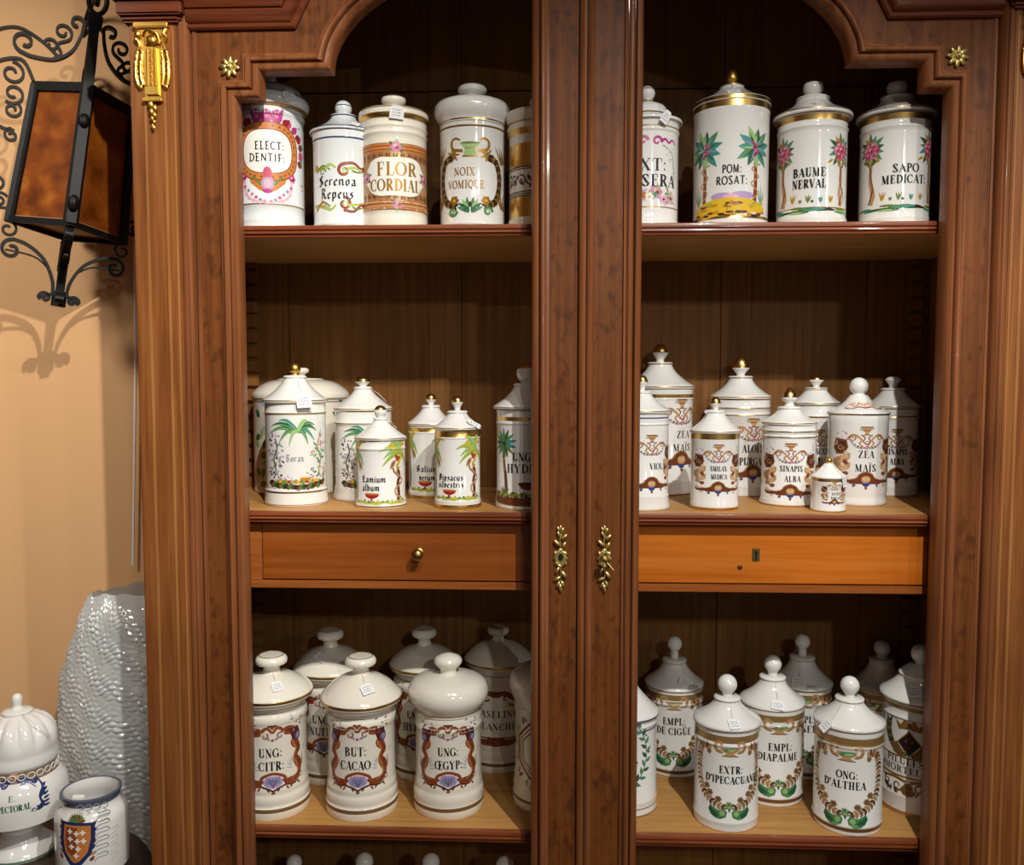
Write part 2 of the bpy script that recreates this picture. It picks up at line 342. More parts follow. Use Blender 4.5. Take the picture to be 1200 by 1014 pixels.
# pilasters with inlaid stripes, capitals and gilt mounts
for s in (-1, 1):
    m = MB(); X = lambda a, c: (min(s*a, s*c), max(s*a, s*c))
    m.box(*X(.664, .743), -.012, .05, .1, 2.45, W_PIL, .0015)
    pl = m.build('pilaster', cab)
    m = MB()
    m.sweep([(s*.646, .1), (s*.646, 2.45)], [(0, .03), (0, -.004), (.002, -.009), (.006, -.012), (.0075, -.0095), (.0085, -.0095), (.011, -.0135), (.0145, -.0135), (.0175, -.0115), (.0185, .03)], W_MOULD, flip=-s)
    m.build('pilaster_bead', pl)
    for a, c in ((.716, .7205), (.6835, .688), (.6685, .6715)):
        m = MB(); m.box(*X(a, c), -.0126, -.011, .1, 2.06, W_INLAY); m.build('inlay_stripe', pl)
    m = MB()
    m.box(*X(.655, .752), -.022, .05, 2.069, 2.080, W_MOULDX, .004); m.box(*X(.6505, .757), -.028, .05, 2.079, 2.101, W_MOULDX, .003)
    m.box(*X(.648, .765), -.037, .05, 2.101, 2.125, W_MOULDX, .004); m.box(*X(.648, .757), -.030, .05, 2.125, 2.45, W_MOULDX, .004)
    m.build('capital', pl)
    # gilt mount: tapered bracket with mask, side swags, drop
    cx = s*.7035; m = MB(); Y0 = -.0122
    m.box(cx-.0285, cx+.0285, Y0-.010, Y0+.001, 2.0605, 2.0685, GILT, .0015)
    m.prism([(cx-.026, 2.061), (cx+.026, 2.061), (cx+.0255, 2.040), (cx+.019, 2.028), (cx+.0135, 1.968), (cx+.0135, 1.948), (cx-.0135, 1.948), (cx-.0135, 1.968), (cx-.019, 2.028), (cx-.0255, 2.040)], Y0-.004, Y0+.001, GILT)
    m.prism([(cx-.009, 2.03), (cx+.009, 2.03), (cx+.0105, 1.955), (cx-.0105, 1.955)], Y0-.0085, Y0, GILT)
    m.box(cx-.016, cx+.016, Y0-.0095, Y0, 1.944, 1.950, GILT, .001)
    for q in (-1, 0, 1): m.tube([(cx+q*.006, Y0-.0085, 2.026), (cx+q*.0068, Y0-.0085, 1.968)], .0022, GILT, 6)
    for q in range(9): m.ball((cx+.0005*(q % 2), Y0-.0105, 2.022-q*.0062), .0028, GILT, 1)
    for sx in (-1, 1):
        m.tube(spline([(cx+sx*.024, Y0-.005, 2.058), (cx+sx*.021, Y0-.008, 2.050), (cx+sx*.025, Y0-.006, 2.044), (cx+sx*.020, Y0-.005, 2.036), (cx+sx*.0235, Y0-.004, 2.026)], 5), .003, GILT, 7)
        for x_ in (.0165, .0248):
            m.tube(spline([(cx+sx*(x_-.001), Y0-.004, 2.024), (cx+sx*(x_+.0018), Y0-.005, 2.005), (cx+sx*(x_+.002), Y0-.005, 1.985), (cx+sx*(x_-.001), Y0-.004, 1.971)], 5), .0022, GILT, 7, .0034)
            for q in range(14): m.ball((cx+sx*(x_+.0018*math.sin(q*.3))+.0012*math.cos(q*2.4), Y0-.006, 2.021-q*.0037), .0017+.0012*math.sin(q*.24), GILT, 1, (1, .7, 1.3))
        m.ball((cx+sx*.021, Y0-.004, 1.9685), .0042, GILT, 1, (1.1, .7, 1.3))
    rnd = random.Random(3)
    m.ball((cx+.003, Y0-.010, 2.039), .0085, GILT, 2, (1, .7, 1.05))
    for q in range(26):
        a = rnd.random()*6.28; r = rnd.uniform(.003, .0135); m.ball((cx+.002+r*math.cos(a), Y0-.0115+r*.4, 2.041+r*.95*math.sin(a)), rnd.uniform(.0018, .0036), GILT, 1)
    m.tube(spline([(cx-.012, Y0-.009, 2.046), (cx-.003, Y0-.014, 2.054), (cx+.011, Y0-.011, 2.049), (cx+.014, Y0-.008, 2.036)], 5), .0024, GILT, 7)
    for q in range(7): m.ball((cx+(.0035 if q % 2 else -.0035)*(1-q/9), Y0-.006, 1.939-q*.0055), .0058-.0005*q, GILT, 2, (.9, .7, 1.3))
    m.ball((cx, Y0-.006, 1.903), .0035, GILT, 1, (.9, .7, 1.4)); m.build('gilt_mount', pl)
# arched cornice over the doors
m = MB()
for s in (-1, 1):
    path = [(s*x, z) for x, z in ((.648, 2.0605), (.472, 2.0605), (.420, 2.160), (.375, 2.215), (.31, 2.262), (.22, 2.296), (.11, 2.312), (0, 2.316))]
    pr = [(0, .004), (0, -.006), (.003, -.009), (.007, -.009), (.0085, -.0065), (.0095, -.0065), (.012, -.012), (.016, -.0145), (.022, -.0155), (.029, -.0155), (.0305, -.013), (.0315, -.017), (.037, -.021), (.044, -.023), (.0455, -.028), (.060, -.030), (.062, -.034), (.085, -.034), (.085, .004)]
    m.sweep(path, pr, W_MOULDX, flip=-s)
m.build('cornice', cab, sharp=35)

# ---------------------------------------------------------------- painted decoration wrapped on a jar
def cat2(pts, n=6): return [(v.x, v.y) for v in spline([(p[0], p[1], 0) for p in pts], n)]
class Dec:
    """shapes in units of the jar's radius: a = arc to the right of the label's centre, b = height"""
    def __init__(s, R, th0, z0, rfn, toc): s.R = R; s.th0 = th0; s.z0 = z0; s.rfn = rfn; s.toc = toc; s.tris = []; s.boxes = []
    def _emit(s, tris, c):
        xs = [p[0] for t in tris for p in t]; ys = [p[1] for t in tris for p in t]
        bb = (min(xs), max(xs), min(ys), max(ys)); L = 0
        for q, l in s.boxes:
            if l >= L and bb[0] < q[1] and bb[1] > q[0] and bb[2] < q[3] and bb[3] > q[2]: L = l+1
        s.boxes.append((bb, L)); s.tris.append((tris, c, L))
    def poly(s, pts, c):
        t = tessellate_polygon([[Vector((p[0], p[1], 0)) for p in pts]])
        s._emit([[pts[i] for i in q] for q in t], c)
    def ell(s, a, b, rx, ry, c, rot=0, n=14):
        cr, sr = math.cos(rot), math.sin(rot); P = []
        for i in range(n):
            x, y = rx*math.cos(2*PI*i/n), ry*math.sin(2*PI*i/n); P.append((a+x*cr-y*sr, b+x*sr+y*cr))
        s._emit([[(a, b), P[i], P[(i+1) % n]] for i in range(n)], c)
    def leaf(s, a, b, ln, wd, ang, c, bend=0):
        n = 6; L = []; Rr = []
        for i in range(n+1):
            t = i/n; th = ang+bend*t; x = a+ln*t*math.cos(ang+bend*t*.5); y = b+ln*t*math.sin(ang+bend*t*.5)
            h = wd*math.sin(PI*t**.8)*.5; L.append((x-h*math.sin(th), y+h*math.cos(th))); Rr.append((x+h*math.sin(th), y-h*math.cos(th)))
        s._emit([t for i in range(n) for t in ([L[i], Rr[i], Rr[i+1]], [L[i], Rr[i+1], L[i+1]])], c)
    def line(s, pts, w0, c, w1=None, mod=None):
        w1 = w0 if w1 is None else w1; N = len(pts); L = []; Rr = []
        for i, p in enumerate(pts):
            q, r = pts[max(i-1, 0)], pts[min(i+1, N-1)]; dx, dy = r[0]-q[0], r[1]-q[1]; d = math.hypot(dx, dy) or 1
            h = (w0+(w1-w0)*i/max(1, N-1))*.5*(mod(i/(N-1)) if mod else 1); L.append((p[0]-dy/d*h, p[1]+dx/d*h)); Rr.append((p[0]+dy/d*h, p[1]-dx/d*h))
        s._emit([t for i in range(N-1) for t in ([L[i], Rr[i], Rr[i+1]], [L[i], Rr[i+1], L[i+1]])], c)
    def curve(s, pts, w0, c, w1=None, mod=None, n=6): s.line(cat2(pts, n), w0, c, w1, mod)
    def curl(s, a, b, r, ang, turns, w, c, hand=1, r1=.25):
        N = max(8, int(14*turns)); s.line([(a+(r+(r*r1-r)*i/N)*math.cos(ang+hand*2*PI*turns*i/N), b+(r+(r*r1-r)*i/N)*math.sin(ang+hand*2*PI*turns*i/N)) for i in range(N+1)], w, c, w*.5)
    def ring(s, a, b, rx, ry, w, c, n=30, wob=0, k=8):
        P = [(a+(rx+wob*math.sin(k*t))*math.cos(t), b+(ry+wob*math.sin(k*t))*math.sin(t)) for t in [2*PI*i/n for i in range(n+1)]]; s.line(P, w, c)
    def flower(s, a, b, r, c, c2, n=5, ph=0):
        for i in range(n):
            t = ph+2*PI*i/n; s.ell(a+r*.55*math.cos(t), b+r*.55*math.sin(t), r*.5, r*.42, c, t, 8)
        s.ell(a, b, r*.32, r*.32, c2, 0, 8)
    def rose(s, a, b, r, c='rose', c2='lpink', c3='crimson'):
        s.flower(a, b, r, c, c3, 6); s.ell(a-r*.2, b+r*.25, r*.4, r*.3, c2, .5, 8); s.ell(a+r*.25, b-r*.15, r*.25, r*.3, c3, .3, 8)
    def sprig(s, a, b, r, cs, rnd, n=7):
        for i in range(n):
            t = rnd.random()*6.28; q = r*rnd.random()**.5
            if rnd.random() < .55: s.leaf(a+q*math.cos(t), b+q*math.sin(t), r*.6, r*.22, t, cs[i % len(cs)])
            else: s.ell(a+q*math.cos(t), b+q*math.sin(t), r*.17, r*.15, cs[i % len(cs)], 0, 7)
    def build(s, name, parent, label=None):
        V = []; Fc = []; Mi = []; mats = []
        mx = .036
        def pos(a, b, L):
            z = s.z0+b*s.R; r = s.rfn(z)+.00004+.000014*L; th = s.th0+a
            return (r*(math.cos(th)*s.toc[0][0]+math.sin(th)*s.toc[1][0]), r*(math.cos(th)*s.toc[0][1]+math.sin(th)*s.toc[1][1]), z)
        for tris, c, L in s.tris:
            mm = pal(c)
            if mm not in mats: mats.append(mm)
            k = mats.index(mm); st = list(tris)
            while st:
                t = st.pop(); e = [max(abs(t[i][0]-t[(i+1) % 3][0]), abs(t[i][1]-t[(i+1) % 3][1])*.4) for i in range(3)]; j = e.index(max(e))
                if e[j] > mx:
                    p, q, r = t[j], t[(j+1) % 3], t[(j+2) % 3]; mid = ((p[0]+q[0])/2, (p[1]+q[1])/2); st += [[p, mid, r], [mid, q, r]]; continue
                if (t[1][0]-t[0][0])*(t[2][1]-t[0][1])-(t[1][1]-t[0][1])*(t[2][0]-t[0][0]) < 0: t = [t[0], t[2], t[1]]
                o = len(V); V += [pos(p[0], p[1], L) for p in t]; Fc.append((o, o+1, o+2)); Mi.append(k)
        me = bpy.data.meshes.new(name); me.from_pydata(V, [], Fc)
        for mm in mats: me.materials.append(mm)
        me.polygons.foreach_set('material_index', Mi)
        o = bpy.data.objects.new(name, me); COL.objects.link(o); o.parent = parent
        if label: o['label'] = label
        return o

# lettering: modern-face capitals (thick stems, hairlines, slab hairline serifs) and a broad-nib blackletter
def arc(cx, cy, rx, ry, a0, a1): return ('a', cx, cy, rx, ry, a0, a1)
def st(x, y0=0, y1=1): return ('t', x, y0, x, y1)
def sf(x, y, w=.17): return ('h', x-w, y, x+w, y)
G = {
 'A': (.82, [('h', .1, 0, .42, 1), ('t', .42, .98, .7, 0), ('h', .2, .33, .6, .33), sf(.1, 0, .11), sf(.7, 0)]),
 'B': (.76, [st(.22), arc(.3, .75, .27, .24, -90, 90), arc(.3, .26, .34, .25, -90, 90), ('h', .06, 0, .3, 0), ('h', .06, 1, .3, 1), ('h', .22, .51, .32, .51)]),
 'C': (.8, [arc(.44, .5, .36, .48, 52, 308), ('h', .7, .62, .7, .97), ('h', .68, .1, .72, .28)]),
 'D': (.84, [st(.22), arc(.28, .5, .48, .49, -90, 90), ('h', .06, 0, .3, 0), ('h', .06, 1, .3, 1)]),
 'E': (.72, [st(.22), ('h', .06, 0, .62, 0), ('h', .06, 1, .6, 1), ('h', .22, .52, .5, .52), ('h', .63, 0, .66, .28), ('h', .6, 1, .63, .74), ('h', .5, .4, .5, .64)]),
 'F': (.68, [st(.22), ('h', .06, 0, .42, 0), ('h', .06, 1, .6, 1), ('h', .22, .52, .5, .52), ('h', .6, 1, .63, .74), ('h', .5, .4, .5, .64)]),
 'G': (.88, [arc(.44, .5, .36, .48, 52, 308), ('h', .7, .62, .7, .97), ('t', .7, .04, .7, .42), ('h', .55, .43, .86, .43)]),
 'H': (.9, [st(.22), st(.68), ('h', .22, .5, .68, .5), sf(.22, 0), sf(.22, 1), sf(.68, 0), sf(.68, 1)]),
 'I': (.44, [st(.22), sf(.22, 0), sf(.22, 1)]),
 'L': (.7, [st(.22), ('h', .06, 0, .62, 0), sf(.22, 1), ('h', .62, 0, .65, .32)]),
 'M': (1.04, [('h', .16, 0, .18, 1), ('t', .2, .98, .5, .04), ('h', .5, .02, .8, 1), st(.82), sf(.16, 0, .12), sf(.82, 0), ('h', .06, 1, .24, 1), ('h', .78, 1, .98, 1)]),
 'N': (.86, [('h', .16, 0, .16, 1), ('t', .18, .97, .68, .03), ('h', .7, 0, .7, 1), sf(.16, 0, .12), sf(.7, 1, .12), ('h', .04, 1, .2, 1)]),
 'O': (.88, [arc(.44, .5, .37, .49, 0, 360)]),
 'P': (.72, [st(.22), arc(.3, .73, .32, .26, -90, 90), ('h', .06, 1, .3, 1), sf(.22, 0), ('h', .22, .47, .32, .47)]),
 'R': (.82, [st(.22), arc(.3, .74, .3, .25, -90, 90), ('h', .06, 1, .3, 1), sf(.22, 0), ('h', .22, .49, .32, .49), ('t', .42, .47, .66, .04), ('h', .64, 0, .8, .06)]),
 'S': (.7, [('t', .2, .72, .5, .28), arc(.35, .77, .21, .22, 25, 200), arc(.35, .24, .23, .23, -160, 15), ('h', .58, .68, .58, .96), ('h', .1, .04, .1, .32)]),
 'T': (.78, [st(.39), ('h', .06, 1, .72, 1), ('h', .06, 1, .04, .72), ('h', .72, 1, .74, .72), sf(.39, 0)]),
 'U': (.84, [st(.22, .25, 1), ('h', .66, .25, .66, 1), arc(.44, .27, .22, .26, 180, 360), sf(.22, 1), sf(.66, 1, .12)]),
 'V': (.8, [('t', .12, 1, .42, .02), ('h', .42, 0, .7, 1), sf(.13, 1, .14), sf(.7, 1, .1)]),
 'X': (.78, [('t', .14, 1, .62, 0), ('h', .12, 0, .64, 1), sf(.14, 1, .12), sf(.62, 0, .14), sf(.12, 0, .1), sf(.64, 1, .1)]),
 'Y': (.78, [('t', .12, 1, .39, .48), ('h', .68, 1, .39, .48), st(.39, 0, .5), sf(.39, 0), sf(.13, 1, .13), sf(.68, 1, .1)]),
 'Z': (.74, [('h', .1, 1, .64, 1), ('t', .6, .98, .14, .02), ('h', .1, 0, .66, 0), ('h', .1, 1, .08, .74), ('h', .66, 0, .69, .28)]),
 "'": (.26, [('t', .13, .98, .11, .72)]), ':': (.32, [('d', .14, .1), ('d', .14, .62)]), '.': (.26, [('d', .1, .06)]), ' ': (.4, []),
}
G['Q'] = (.88, G['O'][1]+[('t', .46, .12, .74, -.2)])
G['Œ'] = (1.2, G['O'][1]+[(q[0], q[1]+.5, q[2], q[3]+.5, q[4]) for q in G['E'][1]])
for k, src in (('Ï', 'I'), ('Ë', 'E'), ('Ü', 'U')):
    c = G[src][0]/2; G[k] = (G[src][0], G[src][1]+[('d', c-.14, 1.22), ('d', c+.14, 1.22)])
NIB = {  # broad-nib polylines, x-height .62
 'a': (.46, [[(.1, .55), (.3, .6), (.34, .5), (.34, .08), (.42, .02)], [(.34, .36), (.12, .26), (.1, .08), (.2, 0), (.34, .1)]]),
 'b': (.46, [[(.1, .98), (.1, .1), (.2, 0), (.34, .1), (.34, .48), (.24, .6), (.1, .5)]]),
 'c': (.38, [[(.32, .52), (.22, .6), (.1, .48), (.1, .12), (.2, 0), (.32, .08)]]),
 'e': (.4, [[(.12, .3), (.32, .42), (.24, .6), (.1, .48), (.1, .12), (.2, 0), (.34, .08)]]),
 'i': (.26, [[(.05, .54), (.12, .6), (.12, .08), (.2, .02)], [(.1, .8), (.15, .76)]]),
 'l': (.26, [[(.12, .98), (.12, .08), (.2, .02)]]),
 'm': (.72, [[(.04, .54), (.1, .6), (.1, .02)], [(.12, .5), (.26, .6), (.34, .5), (.34, .02)], [(.36, .5), (.5, .6), (.58, .5), (.58, .08), (.66, .02)]]),
 'n': (.5, [[(.04, .54), (.1, .6), (.1, .02)], [(.12, .5), (.26, .6), (.36, .5), (.36, .08), (.44, .02)]]),
 'o': (.44, [[(.22, .6), (.1, .48), (.1, .12), (.22, 0), (.34, .12), (.34, .48), (.22, .6)]]),
 'p': (.46, [[(.04, .54), (.1, .6), (.1, -.3)], [(.12, .5), (.24, .6), (.34, .48), (.34, .12), (.24, 0), (.12, .08)]]),
 'r': (.36, [[(.04, .54), (.1, .6), (.1, .02)], [(.12, .48), (.24, .6), (.3, .52)]]),
 's': (.38, [[(.3, .54), (.18, .6), (.1, .46), (.28, .3), (.3, .12), (.18, 0), (.06, .06)]]),
 't': (.32, [[(.14, .84), (.14, .1), (.22, 0), (.3, .06)], [(.04, .6), (.28, .6)]]),
 'u': (.5, [[(.04, .54), (.1, .6), (.1, .12), (.2, 0), (.34, .12)], [(.36, .6), (.36, .08), (.44, .02)]]),
 'v': (.44, [[(.06, .62), (.12, .5), (.12, .1), (.2, 0), (.34, .14), (.34, .46), (.24, .6)]]),
 'x': (.42, [[(.04, .6), (.12, .56), (.30, .04), (.40, .02)], [(.38, .6), (.06, .0)]]),
 'B': (.62, [[(.06, .94), (.18, 1), (.18, .04), (.06, .02)], [(.18, .96), (.4, .98), (.46, .8), (.2, .54), (.44, .48), (.5, .2), (.36, 0), (.14, .06)]]),
 'L': (.56, [[(.3, 1), (.14, .86), (.2, .6), (.18, .1), (.06, .04), (.3, .1), (.5, .02)], [(.34, .96), (.3, .3)]]),
 'G': (.64, [[(.5, .86), (.34, 1), (.14, .84), (.12, .2), (.3, 0), (.5, .16), (.5, .46), (.34, .5)], [(.32, .9), (.3, .2)]]),
 'D': (.64, [[(.08, .96), (.3, 1), (.52, .74), (.5, .2), (.3, 0), (.1, .06)], [(.2, .9), (.16, .08)], [(.32, .88), (.32, .2)]]),
 'S': (.58, [[(.46, .88), (.3, 1), (.12, .84), (.18, .6), (.42, .46), (.46, .16), (.28, 0), (.08, .1)], [(.3, .92), (.28, .14)]]),
 'R': (.64, [[(.08, .94), (.18, 1), (.18, .04), (.06, .02)], [(.18, .96), (.42, .96), (.44, .66), (.2, .54), (.36, .5), (.46, .08), (.58, .02)]]),
 ' ': (.3, []),
}
def lettering(d, txt, a, b, h, width, c, style='didone'):
    """one line centred on (a, b); h = cap height, width = arc width, both in radii"""
    tab = NIB if style == 'nib' else G
    T, H = {'didone': (.2, .055), 'sans': (.17, .13), 'light': (.15, .06)}.get(style, (.2, .06))
    tot = sum(tab[q][0] for q in txt)+.06*(len(txt)-1); sx = width/tot; x = a-width/2; y0 = b-h/2
    for q in txt:
        gw, prims = tab[q]; X = lambda u: x+u*sx
        if style == 'nib':
            nx, ny = .07*h*1.15, .055*h*1.1
            for pl_ in prims:
                tr = []
                for p, r in zip(pl_[:-1], pl_[1:]):
                    p0, r0 = (X(p[0]), y0+p[1]*h), (X(r[0]), y0+r[1]*h)
                    A, B, C, D = (p0[0]-nx, p0[1]-ny), (p0[0]+nx, p0[1]+ny), (r0[0]+nx, r0[1]+ny), (r0[0]-nx, r0[1]-ny); tr += [[A, B, C], [A, C, D]]
                d._emit(tr, c)
        else:
            for p in prims:
                if p[0] in 'th':
                    if style == 'sans' and p[0] == 'h' and abs(p[1]-p[3]) < .4 and abs(p[2]-p[4]) < .02 and p[2] in (0, 1) and q in 'AHIMNPRTUVXF' and not (q in 'TF' and p[2] == 1 and p[3]-p[1] > .4): continue
                    if style == 'sans' and p[0] == 'h' and abs(p[1]-p[3]) < .04 and q in 'ECFTLSZG': continue
                    wd = (T if p[0] == 't' else H)*h; d.line([(X(p[1]), y0+p[2]*h), (X(p[3]), y0+p[4]*h)], wd, c)
                elif p[0] == 'd': d.ell(X(p[1]), y0+p[2]*h, .085*h, .085*h, c, 0, 8)
                else:
                    _, cx, cy, rx, ry, a0, a1 = p; n = max(8, int(abs(a1-a0)/18)); P = []; L = []; Rr = []
                    for i in range(n+1):
                        t = math.radians(a0+(a1-a0)*i/n); wd = (H+(T-H)*abs(math.cos(t))**1.3)*.5
                        L.append((X(cx)+(rx*sx+wd*h)*math.cos(t), y0+(cy+0)*h+(ry+wd)*h*math.sin(t))); Rr.append((X(cx)+(rx*sx-wd*h)*math.cos(t), y0+cy*h+(ry-wd)*h*math.sin(t)))
                    d._emit([t for i in range(n) for t in ([L[i], Rr[i], Rr[i+1]], [L[i], Rr[i+1], L[i+1]])], c)
        x += (gw+.06)*sx

# ---------------------------------------------------------------- painted designs
def dec_rococo(d, k=1.0):          # brown rococo frame with urn, panels and shell bar
    rnd = random.Random(11)
    for s in (-1, 1):
        for i in range(5): d.leaf(s*(.62+.10*(i % 3)), -.02-.11*i, .34, .19, PI/2+s*(.55-.5*(i % 3)), ('tan', 'ltan', 'paleg')[i % 3])
        for i in range(7): d.ell(s*(.58+.11*((i*2) % 4)), .14-.1*i, .1, .075, ('ltan', 'tan', 'rust', 'paleg')[i % 4], .5*s*i, 9)
        d.curve([(s*.72, .12), (s*.86, -.1), (s*.78, -.34), (s*.62, -.5)], .07, 'paleg', .03)
        d.poly([(s*.55, .72), (s*.9, .78), (s*.98, .42), (s*.86, .2), (s*.62, .22), (s*.5, .45)], 'brown')
        d.poly([(s*.6, .64), (s*.84, .68), (s*.9, .42), (s*.8, .28), (s*.66, .3), (s*.57, .46)], 'dbrown')
        d.curl(s*.73, .47, .11, 0, 1.2, .035, 'tan', s); d.curl(s*.92, .6, .09, 1, 1, .04, 'ltan', s); d.curl(s*.55, .26, .09, 2, 1, .04, 'tan', -s)
        d.curve([(s*.54, .72), (s*.42, .86), (s*.26, .84), (s*.14, .72), (s*.2, .6), (s*.1, .48)], .085, 'tan', .045); d.curve([(s*.52, .77), (s*.4, .91), (s*.24, .88)], .03, 'rust', .02); d.curve([(s*.16, .9), (s*.05, .8), (s*.1, .66), (0, .56)], .04, 'rust', .03)
        d.curl(s*.4, .78, .1, .5, 1.1, .035, 'rust', s)
        d.curve([(s*.46, .72), (s*.32, .5), (s*.14, .42), (0, .46)], .025, 'grey')
        for i in range(5): d.ell(s*(.08+.08*i), .45+.012*i*i, .035, .03, ('steel', 'crimson', 'ink', 'rose', 'steel')[i], 0, 7)
        d.sprig(s*.72, .9, .16, ('grey', 'rose', 'steel', 'mauve'), rnd, 8); d.sprig(s*1.0, .2, .1, ('steel', 'rust', 'grey'), rnd, 5); d.sprig(s*.9, -.42, .1, ('steel', 'grey', 'rust'), rnd, 5)
        d.curve([(s*.2, -.74), (s*.5, -.73), (s*.78, -.74), (s*.9, -.66)], .13, 'brown', .09); d.curve([(s*.3, -.68), (s*.6, -.66), (s*.85, -.6)], .03, 'tan', .02)
        d.curl(s*.82, -.62, .09, 0, 1, .04, 'paleg', s); d.curl(s*.6, -.84, .07, 0, 1, .03, 'rust', -s); d.curl(s*.34, -.86, .06, 0, 1, .03, 'tan', s); d.leaf(s*.3, -.8, .16, .06, -PI/2+s*.4, 'royal')
    for x, r in ((-.16, .05), (.16, .05)): d.curl(x, 1.1, r, 0, 1, .02, 'umber', 1 if x > 0 else -1)
    d.poly([(-.16, 1.17), (.16, 1.17), (.1, 1.03), (.04, .97), (.08, .9), (-.08, .9), (-.04, .97), (-.1, 1.03)], 'tan'); d.line([(-.18, 1.17), (.18, 1.17)], .035, 'brown'); d.line([(-.1, 1.05), (.1, 1.05)], .025, 'brown'); d.line([(-.1, .9), (.1, .9)], .025, 'brown')
    d.curl(0, .62, .09, -1.5, 1, .03, 'rust'); d.curl(0, .44, .07, 0, 1, .04, 'rose')
    d.poly([(-.46, -.82), (-.42, -.66), (-.28, -.6), (-.2, -.47), (0, -.38), (.2, -.47), (.28, -.6), (.42, -.66), (.46, -.82)], 'brown'); d.curve([(-.4, -.66), (-.26, -.6), (-.18, -.47), (0, -.38), (.18, -.47), (.26, -.6), (.4, -.66)], .03, 'tan')
    d.ell(0, -.66, .13, .13, 'tan'); d.ell(-.05, -.64, .055, .08, 'ltan', .3); d.ell(.05, -.64, .055, .08, 'ltan', -.3)
    d.poly([(-.13, -.78), (.13, -.78), (.08, -.88), (0, -.92), (-.08, -.88)], 'royal'); d.ell(0, -.95, .04, .06, 'rust')
def dec_wreath(d, k=1.0):          # swan-handled cup above a brown leaf wreath tied with green leaves
    d.poly([(-.28, .86), (.3, .88), (.22, .74), (.1, .68), (-.1, .68), (-.22, .74)], 'tan')
    d.ell(.02, .80, .22, .07, 'green', .15); d.ell(.06, .79, .13, .035, 'lgreen', .2)
    d.poly([(-.2, .6), (.2, .6), (.1, .68), (-.1, .68)], 'tan'); d.line([(-.24, .59), (.24, .59)], .03, 'bronze')
    for s in (-1, 1):
        d.curve([(s*.24, .72), (s*.38, .76), (s*.43, .90), (s*.36, 1.02), (s*.25, 1.0), (s*.25, .92)], .11, 'tan', .08); d.curve([(s*.2, .69), (s*.37, .72), (s*.44, .86)], .04, 'paleg')
        P = cat2([(s*.55, .70), (s*.72, .84), (s*.9, .74), (s*.98, .4), (s*.98, 0), (s*.92, -.4), (s*.74, -.72), (s*.46, -.94), (s*.1, -1.06), (-s*.3, -1.08)], 6); d.line(P, .03, 'paleg')
        for i in range(2, len(P)-8, 2):
            dx, dy = P[i+1][0]-P[i][0], P[i+1][1]-P[i][1]; an = math.atan2(dy, dx)
            for q in (-1, 1): d.leaf(P[i][0], P[i][1], .18, .085, an+q*.85, ('paleg', 'brown', 'tan')[i % 3])
        for t in (-.55, -.74, -.9): 
            x = s*(.78+.34*(t+.55)*1.6) if t > -.8 else s*.42
            d.flower(x-s*.1, t+.1, .1, 'paleg', 'brown', 6)
        d.flower(s*.62, .66, .08, 'paleg', 'bronze', 5)
        d.poly([(s*.06, -1.2), (s*.14, -1.08), (s*.3, -1.16), (s*.42, -1.12), (s*.56, -1.02), (s*.62, -1.18), (s*.54, -1.34), (s*.4, -1.42), (s*.26, -1.44), (s*.1, -1.36)], 'green')
        d.poly([(s*.3, -1.3), (s*.44, -1.2), (s*.58, -1.08), (s*.6, -1.2), (s*.5, -1.36), (s*.36, -1.4)], 'dgreen'); d.ell(s*.2, -1.24, .08, .09, 'lgreen', s*.4)
    for i in range(7): d.leaf(0, -1.02, .2-.015*abs(i-3), .06, PI/2+(i-3)*.42, ('green', 'dgreen', 'lgreen')[i % 3])
    d.leaf(0, -1.0, .2, .07, -PI/2, 'dgreen'); d.ell(0, -1.04, .05, .04, 'lgreen')
